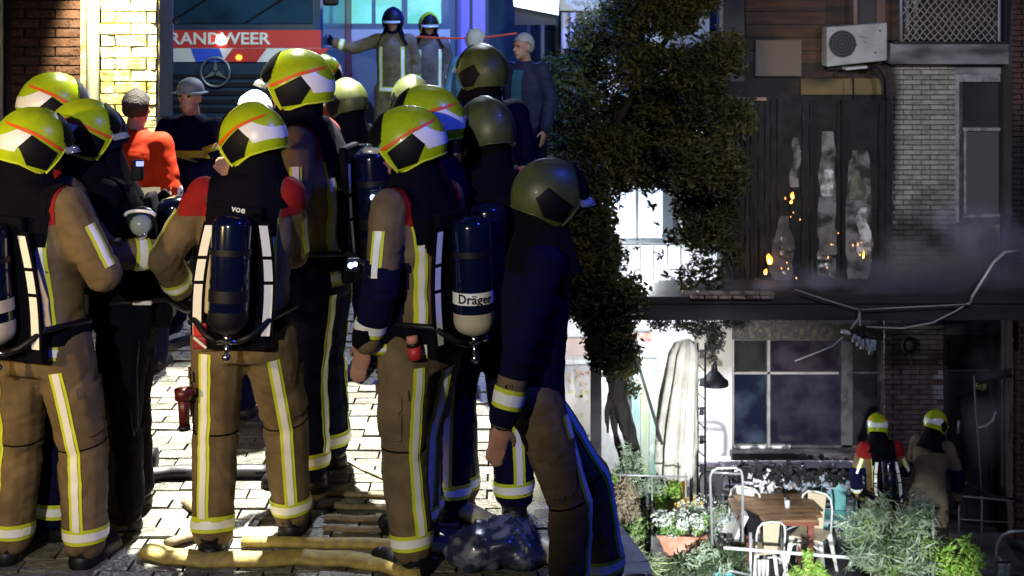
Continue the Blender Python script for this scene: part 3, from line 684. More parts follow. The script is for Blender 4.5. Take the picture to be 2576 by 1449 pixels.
# van behind the distant crew
SV = 178; yv = F / SV
vn = thing('response_van', (X(970, SV), yv + 2.5, 0), 'grey blue van with a bright white stripe and teal lit windows', 'van')
vx0, vx1 = X(838, SV), X(1150, SV)
M_van = mat('van_blue_grey', (.16, .22, .27), .35, coat=.3)
mb = MB(); mb.bbox((vx0, yv, .35), (vx1, yv + 2.0, 2.55)); part('body', mb, M_van, vn, bevel=.12)
mb = MB(); mb.bbox((vx0 + .03, yv - .02, 1.35), (vx1 - .1, yv + .01, 1.60)); part('stripe', mb, M_white, vn)
M_teal = mat('teal_glass', (.20, .55, .50), .2, c2=(.04, .15, .18), scale=3, emit=(.15, .62, .52), estr=1.1)
for (a, b) in ((865, 935), (945, 1010), (1025, 1110)):
    mb = MB(); mb.bbox((X(a, SV), yv - .02, 1.68), (X(b, SV), yv + .02, 2.35)); part('window', mb, M_teal, vn, bevel=.01)
for a in (880, 1105):
    mb = MB(); mb.tube([(X(a, SV), yv - .04, .36), (X(a, SV), yv + .25, .36)], .36, 22); wh = part('wheel', mb, M_rubber, vn); mb = MB(); mb.tube([(X(a, SV), yv - .06, .36), (X(a, SV), yv, .36)], .2, 16); part('rim', mb, M_chrome, wh)
# house front behind, awning with a name board, shutters, lit panel
SB = 165; yb = F / SB
bb = thing('shop_front', (X(1300, SB), yb + .5, 0), 'dim blue lit shop front behind the bystanders', 'shop front')
mb = MB(); mb.bbox((X(1120, SB), yb, 0), (X(1470, SB), yb + .4, 3.2)); part('wall', mb, mat('blue_dim_wall', (.06, .10, .14), .8, c2=(.02, .06, .07), scale=1.5, bump=.3), bb)
for (a, b, z0_, z1_, m_) in ((1145, 1225, .9, 2.4, mat('violet_beacon_glow', (.10, .10, .45), .3, emit=(.14, .16, 1.0), estr=.8)), (1330, 1400, .2, 2.2, mat('dark_glass', (.01, .03, .05), .15))):  # violet pane's emission imitates the wall lit by the blue beacon
    mb = MB(); mb.bbox((X(a, SB), yb - .03, z0_), (X(b, SB), yb + .02, z1_)); fr_ = part('window', mb, m_, bb)
    mb = MB()
    for q in (a, (a + b) / 2, b): mb.box((X(q, SB), yb - .05, (z0_ + z1_) / 2), (.05, .04, z1_ - z0_ + .05))
    for q in (z0_, z1_): mb.box((X((a + b) / 2, SB), yb - .055, q), (X(b, SB) - X(a, SB) + .05, .04, .05))
    part('frame', mb, mat('frame_grey', (.12, .14, .17), .5), fr_)
lp = thing('lit_panel', (X(1348, 190), F / 190, 1.7), 'glowing white light box hanging above the two bystanders', 'light box')
mb = MB(); mb.prism([P(1289, -20, 190), P(1407, -20, 190), P(1405, 38, 190), P(1380, 33, 190), P(1293, 16, 190)], (0, .12, 0)); part('light_face', mb, mat('light_box_lit', (1, 1, 1), .4, emit=(.85, .92, 1), estr=2.2), lp)
mb = MB(); mb.bbox((X(1295, 190), F / 190 + .12, 1.7), (X(1400, 190), F / 190 + .20, 2.6)); mb.tube([(X(1348, 190), F / 190 + .16, 2.5), (X(1348, 190), F / 190 + 2.9, 2.5)], .03, 8); part('housing', mb, M_rubber, lp)
ks = thing('kiosk', (X(1560, 186), F / 186, 0), 'pale kiosk with tall white shutter slats under a lettered fascia', 'kiosk')
sk = 186
mb = MB(); mb.bbox((X(1408, sk), F / sk, 1.90 - .02), (X(1790, sk), F / sk + .5, 2.5)); part('fascia', mb, mat('fascia_cream', (.34, .36, .33), .6), ks, bevel=.01)
mb = MB(); rnd = random.Random(2)
for i in range(22): mb.box((X(1440 + i * 6.2 + rnd.uniform(-1, 1), sk), F / sk - .012, 1.985 + rnd.uniform(-.02, .02)), (.022, .008, rnd.uniform(.03, .085)), Matrix.Rotation(rnd.uniform(-.5, .5), 3, 'Y'))
part('faint_lettering', mb, mat('letter_grey', (.16, .18, .18), .5), ks)['kind'] = 'stuff'
mb = MB(); mb.bbox((X(1415, sk), F / sk + .2, 0), (X(1790, sk), F / sk + .8, 1.88)); part('box', mb, mat('kiosk_grey', (.16, .18, .20), .6), ks)
xs = 1470
for i, (wd, c) in enumerate(((14, (.55, .58, .62)), (8, (.20, .35, .45)), (30, (.62, .60, .55)), (6, (.08, .45, .50)), (34, (.62, .58, .53)), (10, (.10, .32, .42)), (9, (.50, .48, .30)), (16, (.20, .25, .33)), (12, (.45, .5, .55)), (26, (.3, .32, .35)), (26, (.3, .32, .35)), (30, (.25, .27, .3)))):
    mb = MB(); mb.bbox((X(xs, sk), F / sk + .08 + .03 * (i % 2), 0), (X(xs + wd - 1.5, sk), F / sk + .2, 1.87)); part('slat', mb, mat('slat_paint_%d' % i, c, .45), ks, bevel=.01); xs += wd
for i in range(2):
    mb = MB(); mb.tube([(X(1420 + 22 * i, sk), F / sk - .1, 1.86), (X(1420 + 22 * i, sk), F / sk - .1, 1.2 - .1 * i)], .05, 10); part('hanging_strap', mb, mat('lilac_strap', (.30, .30, .42), .6), ks, True)
tp_ = solo('barrier_tape', MB().tube([P(1050, 92, 230), P(1110, 96, 232), P(1200, 97, 235), P(1300, 84, 240)], .012, 6), mat('tape_red', (.6, .08, .06), .5), 'thin red and white barrier tape stretched in front of the blue lit shop', 'barrier tape', None)
# dark backs of the streets
mb = MB(); mb.box((-14, 30, 4), (36, .5, 9)); solo('house_row', mb, mat('far_house', (.03, .05, .08), .8, c2=(.05, .07, .09), scale=.7, bump=.2), 'unlit dark house row closing the street behind the vehicles', 'building', None)

# ---------------- the lower courtyard: white rendered house with painted panels
SH = 190; yh = F / SH
M_wht = mat('white_render', (.74, .75, .76), .75, c2=(.62, .64, .65), scale=9, bump=.6, bscale=14, ramp=(.40, .75), detail=9, stretch=(1.6, 1, .7))
wh_ = thing('white_house', (X(1560, SH), yh + 1, CZ), 'floodlit white rendered house seen through the gap in the big tree', 'house')
mb = MB(); mb.bbox((X(1335, SH), yh + .12, CZ), (X(1560, SH), yh + 4, -.02)); part('wall', mb, M_wht, wh_)
mb = MB(); mb.bbox((X(1560, SH), yh + .12, CZ), (X(1840, SH), yh + 4, .35)); part('wall', mb, M_wht, wh_)
def wr(x0, y0, x1, y1, m, nm, par, dy=0, th=.06, s=SH, bev=0):
    a = P(x0, y1, s); b = P(x1, y0, s); mb = MB(); mb.bbox((a.x, F / s + dy, a.z), (b.x, F / s + dy + th, b.z)); return part(nm, mb, m, par, bevel=bev)
M_gf = mat('grey_frame', (.06, .08, .095), .4)
pw = mat('pinkish_render', (.62, .42, .38), .8, c2=(.55, .46, .44), scale=1.5)
wr(1335, 855, 1425, 905, pw, 'pink_band', wh_, .06); wr(1425, 855, 1520, 900, pw, 'pink_band', wh_, .06)
mur = wr(1352, 922, 1492, 1096, mat('mural_grey', (.34, .35, .38), .7, c2=(.55, .50, .48), scale=1.6, ramp=(.35, .65)), 'mural_panel', wh_, .04)
gr = MB(); rnd = random.Random(9)
for i in range(46):
    q = P(rnd.uniform(1400, 1490), rnd.uniform(930, 1080), SH); q.y = yh + .035; mb_ = rnd.uniform(.02, .06); gr.box(q, (mb_, .012, mb_ * .8), Matrix.Rotation(rnd.uniform(0, 3), 3, 'Y'))
part('mural_leaf', gr, mat('mural_lime', (.42, .52, .16), .7, c2=(.55, .35, .3), scale=6), wh_)['kind'] = 'stuff'
for (a, b) in ((1590, 1612), (1612, 1634), (1634, 1655)):
    wr(a, 905, b - 1, 1200, mat('painted_panel_%d' % (a % 3), [(.30, .55, .55), (.52, .66, .28), (.30, .62, .48)][a % 3], .7, c2=(.62, .72, .62), scale=3, stretch=(3, 3, .6)), 'painted_panel', wh_, .03)
wr(1560, 840, 1640, 862, mat('red_tile_strip', (.45, .16, .12), .8, c2=(.5, .4, .35), scale=14), 'tile_band', wh_, .05)
wn = wr(1532, 470, 1692, 606, mat('bright_glass', (.72, .78, .86), .25, emit=(.7, .8, 1), estr=.35), 'window', wh_, .06)
for (a, b, c, d) in ((1526, 462, 1534, 612), (1668, 440, 1692, 612), (1600, 470, 1606, 606), (1520, 602, 1745, 612)): wr(a, b, c, d, M_gf, 'frame', wn, .01)
wr(1692, 440, 1706, 612, mat('dark_frame', (.012, .018, .02), .4), 'frame', wn, .0)
for i in range(5): wr(1545 + i * 34, 618, 1545 + i * 34 + 31, 735, M_wht, 'cladding_board', wh_, .05)
fl = solo('work_lamp', MB().ell(P(1546, 512, 194), .035), mat('lamp_lit', (1, 1, 1), .3, emit=(.6, .65, 1), estr=40), 'small bluish white point lamp glowing among the leaves', 'lamp', None)

# ---------------- burnt brick house
SF = 203; yf = F / SF
SOOT = (.012, .012, .014)
def FX(px): return (px - 1288) / SF
def FZ(py): return CAMZ - (py - HOR) / SF
hs = thing('burnt_house', (FX(2200), yf + 2, CZ), 'burnt brick house with charred bay, sooty white brickwork and blackened windows', 'house')
def fb(x0, y0, x1, y1, m, nm, dy=0, th=.06, par=None, bev=0):
    mb = MB(); mb.bbox((FX(x0), yf + dy, FZ(y1)), (FX(x1), yf + dy + th, FZ(y0))); return part(nm, mb, m, par or hs, bevel=bev)
ctr = lambda px, py: (FX(px), yf, FZ(py))
M_mort = mat('sooty_mortar', (.25, .245, .225), .9, c2=(.07, .07, .07), scale=4, wear_shade=[(SOOT, ctr(2235, 690), (.7, 3, 1.0), .9)])
# core walls round the openings
fb(1812, -140, 2262, 242, mat('sooty_brown_boards', (.085, .048, .030), .8, c2=(.04, .028, .022), scale=2.5, stretch=(.6, 1, 3), bump=.3, wear_shade=[(SOOT, ctr(1870, 150), (.7, 3, .8), .6)]), 'upper_wall', .0, .3)
for i in range(9): fb(1875, -135 + i * 33, 2075, -135 + i * 33 + 30, mat('brown_plank', (.12, .055, .032), .7, c2=(.06, .034, .026), scale=3, stretch=(.7, 1, 4), bump=.4, wear_shade=[(SOOT, ctr(1860, 190), (.6, 3, .7), .8)]), 'plank', -.03, .03)
fb(2262, -140, 2400, 800, M_mort, 'masonry', .045, .3); fb(2400, -140, 2640, 185, M_mort, 'masonry', .045, .3); fb(2400, 562, 2640, 800, M_mort, 'masonry', .045, .3)
fb(2220, 800, 2372, 1330, mat('grey_mauve_mortar', (.12, .11, .115), .9), 'masonry', .045, .3); fb(2372, 795, 2640, 842, mat('sooty_render', (.20, .20, .20), .8, c2=(.09, .09, .095), scale=5), 'lintel', .0, .3)
M_wb = [mat('white_brick_a', (.44, .44, .40), .75, c2=(.34, .34, .31), scale=16, bump=.5, wear_shade=[((.05, .045, .04), ctr(2330, 740), (1.4, 3, 1.15), .9), ((.03, .03, .03), ctr(2215, 300), (.22, 3, 1.6), .5)]),
        mat('white_brick_b', (.37, .37, .33), .75, c2=(.25, .25, .22), scale=16, bump=.5, wear_shade=[((.06, .05, .045), ctr(2330, 740), (1.4, 3, 1.2), .9), ((.03, .03, .03), ctr(2215, 300), (.22, 3, 1.6), .5)])]
class W(dict): pass
bricks(hs, FX(2228), FX(2403), FZ(742), FZ(160), yf + .02, M_wb, bh=.05, depth=.06, limit=190)
M_rb = [mat('rose_brick_a', (.15, .11, .11), .85, c2=(.10, .08, .085), scale=14, bump=.5, wear_shade=[((.36, .35, .33), ctr(2290, 780), (.9, 3, .62), .8), ((.34, .32, .36), ctr(2375, 900), (.13, 3, .7), .9)]),
        mat('rose_brick_b', (.13, .085, .08), .85, c2=(.08, .06, .06), scale=14, bump=.5, wear_shade=[((.30, .30, .28), ctr(2290, 780), (.9, 3, .55), .8)])]
bricks(hs, FX(2224), FX(2371), FZ(1320), FZ(800), yf + .02, M_rb, bh=.05, depth=.06, limit=110)
M_conc = mat('sooty_concrete', (.30, .29, .31), .8, c2=(.07, .07, .075), scale=2.2, stretch=(.6, 1, 2), bump=.4, ramp=(.40, .62))
fb(2225, 106, 2640, 158, M_conc, 'cornice', -.28, .34, bev=.01); fb(2232, 101, 2640, 108, M_rubber, 'cornice_edge', -.30, .34)
fb(2405, 158, 2640, 186, mat('smooth_sooty_render', (.36, .34, .35), .8, c2=(.22, .21, .22), scale=4), 'window_head', .0, .3)
# upper window
wf = fb(2412, 186, 2640, 562, mat('dim_glass', (.035, .034, .042), .12, c2=(.06, .058, .065), scale=1.2, spec=.8), 'window', .10, .04)
M_fr = mat('pale_window_frame', (.40, .38, .42), .6, c2=(.14, .13, .14), scale=9, ramp=(.42, .7)); M_frd = mat('charred_frame', (.035, .033, .036), .7, c2=(.10, .095, .10), scale=8)
for (a, b, c, d, m_) in ((2404, 186, 2414, 560, M_fr), (2414, 186, 2640, 206, M_fr), (2414, 206, 2424, 520, M_frd), (2424, 322, 2640, 330, M_fr), (2426, 330, 2432, 545, M_fr), (2424, 540, 2640, 548, M_fr), (2400, 548, 2640, 566, M_frd)): fb(a, b, c, d, m_, 'frame', .02 if m_ is M_fr else .035, .07, wf)
fb(2434, 332, 2640, 539, mat('misty_glass', (.12, .115, .13), .25), 'pane', .08, .015, wf)
# brick pier at the right edge
pr_ = thing('brick_pier', (FX(2600), yf - .4, CZ), 'brown brick pier at the right edge of the burnt house', 'pier')
Mp = [mat('brown_brick_a', (.12, .06, .045), .85, c2=(.06, .035, .03), scale=12, bump=.5, wear_shade=[(SOOT, ctr(2560, 480), (.8, 3, .9), .8)]), mat('brown_brick_b', (.11, .055, .045), .85, c2=(.06, .035, .03), scale=12, bump=.5, wear_shade=[(SOOT, ctr(2560, 480), (.8, 3, .9), .8)])]
a_ = (2546 - 1288) / 208
mb = MB(); mb.bbox((a_ + .01, F / 208 + .03, CZ), (a_ + .6, yf + .3, 2.8)); part('mortar', mb, mat('pier_mortar', (.06, .052, .05), .9), pr_)
bricks(pr_, a_, a_ + .62, CZ, 2.8, F / 208, Mp, bh=.052, depth=.08, limit=299, cell=lambda c: c[0])
# balcony mesh above the cornice
bl = thing('balcony_railing', (FX(2400), yf - .3, FZ(106)), 'balcony railing of diamond wire mesh between thin pale posts above the cornice', 'railing')
M_post = mat('pale_post', (.42, .42, .43), .4, .3)
for px in (2267, 2514):
    mb = MB(); mb.tube([P(px, 104, 207), P(px, -120, 207)], .018, 8); part('post', mb, M_post, bl, True)
wires = MB()
for i in range(-12, 26):
    for sg in (-1, 1):
        x0, y0 = 2270 + i * 18, 103; pts = []
        for k in range(13):
            xx, yy = x0 + sg * k * 14, y0 - k * 17
            if 2268 < xx < 2513: pts.append(P(xx + 2 * math.sin(k * 2.1 + i), yy + 2 * math.cos(k + i), 206.5))
        if len(pts) > 1: wires.tube(pts, .007, 4)
part('wire_mesh', wires, mat('wire', (.34, .33, .30), .5), bl)['kind'] = 'stuff'
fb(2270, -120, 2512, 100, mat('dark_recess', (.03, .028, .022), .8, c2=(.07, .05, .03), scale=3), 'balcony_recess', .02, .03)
for i, px in enumerate((2283, 2303)):
    mb = MB(); mb.tube([P(px, 96, 205), P(px, -100, 205)], .03, 8); part('balcony_curtain', mb, mat('spotted_curtain', (.5, .48, .44), .8, c2=(.10, .09, .08), scale=18), bl, True)
fb(2520, -120, 2544, 98, mat('blue_grey_panel', (.14, .17, .22), .6), 'balcony_panel', -.1, .05)
# upper left: pipe, pilaster, panel, soffit
mb = MB(); mb.tube([P(1815, 122, 206), P(1815, -130, 206)], .022, 10); part('pipe', mb, mat('pale_grey_pipe', (.42, .44, .46), .4), hs, True)
fb(1820, -130, 1872, 205, mat('grey_green_render', (.075, .082, .078), .8, c2=(.05, .055, .055), scale=2), 'pilaster', -.02, .02)
mb = MB(); mb.tube([P(2152, 60, 206), P(2152, -130, 206)], .028, 10); part('pipe', mb, mat('flesh_pipe', (.36, .26, .21), .5), hs, True)
fb(2160, -130, 2200, 62, mat('dark_slate', (.055, .055, .06), .7), 'door_leaf', -.02, .02); fb(2204, -130, 2226, 100, mat('brown_strip', (.17, .10, .075), .7), 'jamb', -.02, .02)
fb(1898, 100, 2012, 190, mat('warm_soot_panel', (.16, .11, .085), .6, c2=(.09, .075, .07), scale=1.5), 'panel', -.10, .06)
fb(2012, 196, 2222, 238, mat('scorched_beam', (.16, .10, .045), .7, c2=(.20, .15, .06), scale=2.5, wear_shade=[(SOOT, ctr(2060, 150), (.3, 3, .3), .4)]), 'beam', -.06, .06, bev=.01)
fb(1845, 244, 1925, 252, mat('copper_strip', (.35, .2, .12), .5), 'ledge', -.08, .05)
# charred bay: boards with three burnt slots and ash covered sheets
bay = thing('charred_bay', (FX(2060), yf - .1, FZ(735)), 'charred timber bay with three tall burnt openings and small flames', 'burnt bay')
M_char = mat('charcoal', (.010, .010, .012), .8, c2=(.026, .025, .027), scale=7, stretch=(2, 1, .8), bump=.35, bscale=9, ramp=(.45, .75))
M_ash = mat('ash_sheet', (.26, .26, .27), .85, c2=(.035, .04, .03), scale=5, bump=.6, bscale=20, ramp=(.42, .60)); M_ashb = mat('pale_ash', (.80, .81, .84), .85, c2=(.22, .22, .20), scale=9, bump=.5)
mb = MB(); mb.bbox((FX(1812), yf - .02, FZ(742)), (FX(2232), yf + .3, FZ(238))); part('back_wall', mb, mat('burnt_black', (.010, .010, .012), .8, c2=(.022, .021, .022), scale=5, bump=.7), bay)
rnd = random.Random(5)
def ragged(x0, x1, y0, y1, m, nm, dy, th=.05, amp=4, taper=0):
    n = 34; L_ = []; Rr = []; sd = rnd.uniform(0, 99)
    for i in range(n + 1):
        y = y0 + (y1 - y0) * i / n; t = i / n; k = taper * (1 - t) ** 1.5; w1 = noise.noise((sd, y * .022, 0)) * amp * 2.6 + rnd.uniform(-amp, amp) * .35; w2 = noise.noise((sd + 9, y * .022, 0)) * amp * 2.6 + rnd.uniform(-amp, amp) * .35; e = math.sin(math.pi * min(1, max(0, (i + .6) / (n + 1)))) ** .14; mid = (x0 + x1) / 2
        L_.append((mid + (x0 + k + w1 - mid) * e, y)); Rr.append((mid + (x1 - k * .3 + w2 - mid) * e, y))
    pts = L_ + Rr[::-1]; mb = MB()
    mb.prism([Vector((FX(x), yf + dy, FZ(y))) for x, y in pts], (0, th, 0)); return part(nm, mb, m, bay)
x = 1820
while x < 2236:
    wd = rnd.uniform(12, 24); top = 248 + rnd.uniform(-4, 30)
    if not (1972 < x + wd / 2 < 2012 or 2050 < x + wd / 2 < 2108 or 2118 < x + wd / 2 < 2198): ragged(x, x + wd - 1.5, top, 728 - rnd.uniform(0, 6), M_char, 'charred_board', -.06 - rnd.uniform(0, .03), .03, 1.6)
    x += wd
ragged(1985, 2012, 345, 470, M_ash, 'ash_sheet', -.035, .02, 4, 10); ragged(1928, 1996, 540, 700, mat('greyish_ash', (.14, .13, .14), .85, c2=(.07, .065, .07), scale=6, bump=.6), 'ash_sheet', -.10, .03, 5, 32)
ragged(2052, 2104, 330, 718, M_ash, 'ash_sheet', -.035, .02, 3, 12); ragged(2060, 2098, 425, 492, M_ashb, 'ash_patch', -.06, .02, 3, 12); ragged(2056, 2104, 570, 640, mat('mid_ash', (.22, .215, .22), .85, c2=(.11, .11, .10), scale=7), 'ash_patch', -.06, .02, 4, 4)
ragged(2122, 2192, 378, 700, M_ash, 'ash_sheet', -.035, .02, 4, 10); ragged(2128, 2172, 440, 500, mat('olive_ash', (.20, .21, .15), .85, c2=(.10, .10, .07), scale=7), 'ash_patch', -.06, .02, 5, 12); ragged(2150, 2186, 520, 640, M_ashb, 'ash_patch', -.06, .02, 5, 10)
for px in (2040, 2112): fb(px, 250, px + 9, 728, mat('charred_post', (.006, .006, .007), .8), 'charred_post', -.13, .08, bay)
for k in range(26):
    q = P(rnd.choice((rnd.uniform(2060, 2104), rnd.uniform(1965, 2000))), rnd.uniform(600, 712), 205); mb = MB(); mb.ell(q, (rnd.uniform(.008, .03), .02, rnd.uniform(.008, .035)), Matrix.Rotation(rnd.uniform(0, 3), 3, 'Y'), 7, 5); part('debris', mb, M_ash if k % 3 else M_ashb, bay)
def flame(px, py, h, wd, label, e=9):
    t = thing('flame', P(px, py, 206), label, 'flame'); M_a = mat('flame_orange', (1, .3, .02), .5, emit=(1, .30, .02), estr=5); M_b = mat('flame_yellow', (1, .6, .1), .5, emit=(1, .62, .12), estr=9)
    for m_, k in ((M_a, 1), (M_b, .55)):
        mb = MB(); pts = []; rs = []
        for i in range(9):
            u = i / 8; pts.append(P(px + math.sin(u * 5 + px) * wd * .25 * u, py - h * k * u, 206 + (2 if k < 1 else 0))); rs.append(wd * k / 206 * .5 * max(.06, math.sin(math.pi * min(1, .18 + u * .82)) ** .8))
        mb.tube(pts, rs, 8); part('outer_flame' if k == 1 else 'inner_flame', mb, m_, t, True)
flame(1936, 664, 26, 15, 'brightest orange flame low at the left foot of the charred bay'); flame(1994, 500, 17, 9, 'small flame halfway up beside the left burnt opening'); flame(1990, 512, 9, 7, 'tiny flame just below the halfway flame')
flame(1926, 690, 14, 9, 'little flame at the very bottom left of the charred bay'); flame(2172, 650, 20, 5, 'thin red flame low in the right burnt opening')
em = MB()
for k in range(20):
    c_ = rnd.choice(((1998, 560), (1990, 660), (2078, 620), (1930, 700), (2100, 590), (2168, 650))); q = P(c_[0] + rnd.gauss(0, 10), c_[1] + rnd.gauss(0, 38), 206.5); em.ell(q, (rnd.uniform(.004, .008), .006, rnd.uniform(.005, .018)), None, 6, 4)
part('embers', em, mat('ember_glow', (1, .3, .05), .5, emit=(1, .35, .08), estr=4), bay)['kind'] = 'stuff'
# canopy beam across the courtyard
SP = 220
cb_ = thing('canopy', (X(2000, SP), F / SP, P(0, 800, SP).z), 'long charred timber canopy running across the burnt house front', 'canopy')
def cbx(x0, y0, x1, y1, m, nm, dy=0, th=.1, s=SP): 
    a = P(x0, y1, s); b = P(x1, y0, s); mb = MB(); mb.bbox((a.x, F / s + dy, a.z), (b.x, F / s + dy + th, b.z)); return part(nm, mb, m, cb_, bevel=.006)
M_cb = mat('charred_beam', (.022, .019, .020), .7, c2=(.040, .036, .045), scale=2.5, stretch=(.4, 1, 3), bump=.6)
cbx(1497, 768, 2620, 806, M_cb, 'front_beam', 0, .14); cbx(1560, 748, 2620, 766, M_cb, 'roof_edge', .03, .9)
for i in range(9): cbx(1600 + i * 115, 756, 1614 + i * 115, 800, M_cb, 'rafter', .14, 1.1)
gm = mat('pinkish_gutter', (.34, .27, .25), .6, c2=(.12, .09, .085), scale=9, ramp=(.45, .6))
for i in range(6): cbx(1716 + i * 39, 731 + .4 * i, 1753 + i * 39, 741, gm, 'gutter_board', -.02, .05); cbx(1738 + i * 35, 743, 1770 + i * 35, 751, gm, 'gutter_board', -.03, .05)
for px in (1500, 2600):
    q = P(px, 800, SP); mb = MB(); mb.bbox((q.x - .06, q.y, CZ), (q.x + .06, q.y + .12, q.z)); part('post', mb, M_cb, cb_)
# white wall left of the window
fb(1745, 800, 1842, 1330, mat('bright_white_wall', (.78, .79, .80), .7, c2=(.66, .66, .66), scale=2, wear_shade=[((.34, .31, .27), ctr(1800, 880), (.45, 3, .35), .5)]), 'white_wall', .02, .3)  # brownish patch paints shadow onto the white wall
fb(1842, 802, 2222, 856, mat('burnt_lintel', (.045, .042, .038), .8, c2=(.14, .12, .07), scale=14, bump=.7, ramp=(.5, .72)), 'lintel', .02, .3)
lw = fb(1842, 856, 2222, 1132, mat('burnt_window_glass', (.010, .009, .018), .10, c2=(.03, .027, .04), scale=2.2, spec=.9), 'window', .14, .04)
M_lf = mat('cream_window_frame', (.36, .33, .30), .55, c2=(.24, .22, .21), scale=6)
fb(1845, 858, 1936, 938, mat('dark_pane', (.016, .016, .016), .1, c2=(.035, .035, .03), scale=3), 'pane', .12, .01, lw); fb(1852, 945, 1932, 1122, mat('blue_pane', (.010, .012, .03), .1, c2=(.08, .11, .16), scale=1.8, ramp=(.5, .75)), 'pane', .12, .01, lw)
fb(1942, 865, 2120, 938, mat('violet_pane', (.018, .014, .024), .1, c2=(.055, .042, .058), scale=3), 'pane', .12, .01, lw); fb(1942, 946, 2120, 1128, mat('violet_pane2', (.014, .013, .026), .1, c2=(.045, .04, .065), scale=2.2), 'pane', .12, .01, lw)
fb(2150, 945, 2212, 1125, mat('green_pane', (.018, .021, .022), .1, c2=(.04, .043, .043), scale=3), 'pane', .12, .01, lw); fb(2150, 865, 2212, 938, mat('green_pane', (0, 0, 0)), 'pane', .12, .01, lw)
for (a, b, c, d, m_) in ((1836, 850, 1848, 1140, M_lf), (1932, 858, 1939, 1125, M_lf), (1848, 938, 2112, 944, M_lf), (1842, 852, 2222, 860, M_frd), (2120, 858, 2148, 1130, M_frd), (2212, 856, 2224, 1130, M_frd), (2148, 938, 2212, 944, M_frd), (1842, 1124, 1990, 1131, M_white), (1990, 1124, 2222, 1131, M_frd)): fb(a, b, c, d, m_, 'frame', .04 if m_ is not M_frd else .06, .08, lw)
fb(1836, 1132, 2224, 1150, mat('charred_sill', (.03, .028, .028), .8, c2=(.12, .11, .12), scale=4, stretch=(1, 1, 3), ramp=(.5, .7)), 'sill', -.12, .3, bev=.008)
fb(1760, 1150, 2222, 1168, mat('lilac_white_board', (.62, .60, .70), .6, c2=(.45, .42, .55), scale=3), 'base_board', -.14, .4, bev=.005)
fb(1842, 1168, 2222, 1330, mat('dark_plinth', (.045, .05, .07), .7), 'plinth', .02, .3)
# doorway
dr = fb(2376, 842, 2640, 1330, mat('door_dark', (.030, .030, .034), .6, c2=(.014, .014, .017), scale=1.5, wear_shade=[((.004, .004, .005), ctr(2425, 1080), (.16, 3, .75), .3), ((.006, .006, .007), ctr(2430, 890), (.20, 3, .09), .3)]), 'doorway', .16, .04)
fb(2372, 842, 2384, 1330, mat('door_jamb', (.035, .035, .04), .6), 'frame', .0, .16, dr); fb(2384, 842, 2640, 852, mat('door_jamb', (0, 0, 0)), 'frame', .0, .16, dr)
fb(2386, 936, 2510, 942, mat('door_rail', (.07, .07, .075), .5), 'frame', .12, .04, dr); fb(2500, 852, 2508, 1330, mat('door_rail', (0, 0, 0)), 'frame', .10, .05, dr)
mb = MB(); mb.tube([P(2412, 1058, 206), P(2412, 1090, 206)], .02, 8); part('handle', mb, mat('dull_steel', (.22, .22, .22), .4, .5), dr, True)
mb = MB(); mb.tube([P(2530, 800, 205), P(2531, 880, 205), P(2524, 1000, 205), P(2526, 1250, 205)], .010, 6); part('cable', mb, M_rubber, hs)

STW = 'fire crew gathered on the street'
# leftmost pair
p1 = person(104, 638, 'leftmost firefighter seen from behind, yellow helmet, air cylinder with cream bottom', R(-19), dict(elR=(.30, .02, 1.19), wrR=(.16, .24, 1.16), elL=(-.27, .05, 1.2), wrL=(-.15, .25, 1.1), ankR=(.17, .05, .10), kneR=(.15, .06, .50)), (-.06, -.02), yaw=R(-40), group=STW, legtape='back', fat=1.0, label_txt=None, voxel=.0105)
p2 = person(150, 596, 'firefighter beside the leftmost one, in profile facing right, red collar, dark trousers', R(-78), dict(elR=(.27, .16, 1.22), wrR=(.20, .40, 1.20), elL=(-.22, .20, 1.26), wrL=(-.16, .44, 1.2)), (0, .06), yaw=R(10), pitch=R(6), group=STW, trou=M_navy, scba=False, voxel=.0105)
p2b = person(108, 545, 'firefighter behind the leftmost pair, only a green and black helmet top showing', R(-60), None, (0, 0), group=STW, trou=M_navy, coat=M_navy, scba=False, strips=False, scale=1.04)
p4 = person(322, 588, 'firefighter in black kit facing left with his hand raised to a small black device', R(96), dict(elR=(.26, .10, 1.14), wrR=(.24, -.10, 1.30), elL=(-.27, .06, 1.12), wrL=(-.26, .20, 1.30)), (0, .11), yaw=R(8), pitch=R(-8), group=STW, trou=M_black, coat=M_black, helmet='navy', scba=True, glove=(False, True), yoke=False, strips=False, tapes=False, label_txt='plain', scale=.99)
# middle
p5 = person(612, 619, 'firefighter with back to us, dark air cylinder between two white strap tapes, helmet turned left', R(-3), dict(elL=(-.33, -.02, 1.20), wrL=(-.31, .16, 1.04), shR=(.15, .02, 1.45), elR=(.16, .15, 1.20), wrR=(.04, .32, 1.16), ankL=(-.10, -.10, .10), kneL=(-.11, -.02, .50), ankR=(.17, .14, .10), kneR=(.15, .10, .51)), (.02, .05), yaw=R(62), pitch=R(-4), group=STW, label_txt='plain', fat=.97, yoke=(.15, .27, 1.385), voxel=.0105)
p6 = person(800, 545, 'tall firefighter in profile facing left with green helmet and bent arm, dark trousers', R(80), dict(elL=(-.29, -.02, 1.15), wrL=(-.25, .20, 1.30), elR=(.24, .1, 1.2), wrR=(.12, .28, 1.2)), (0, .05), yaw=R(6), pitch=R(11), group=STW, trou=M_navy, scale=1.10, glove=(False, True), dark_sleeve=False, label_txt='plain', voxel=.0105)
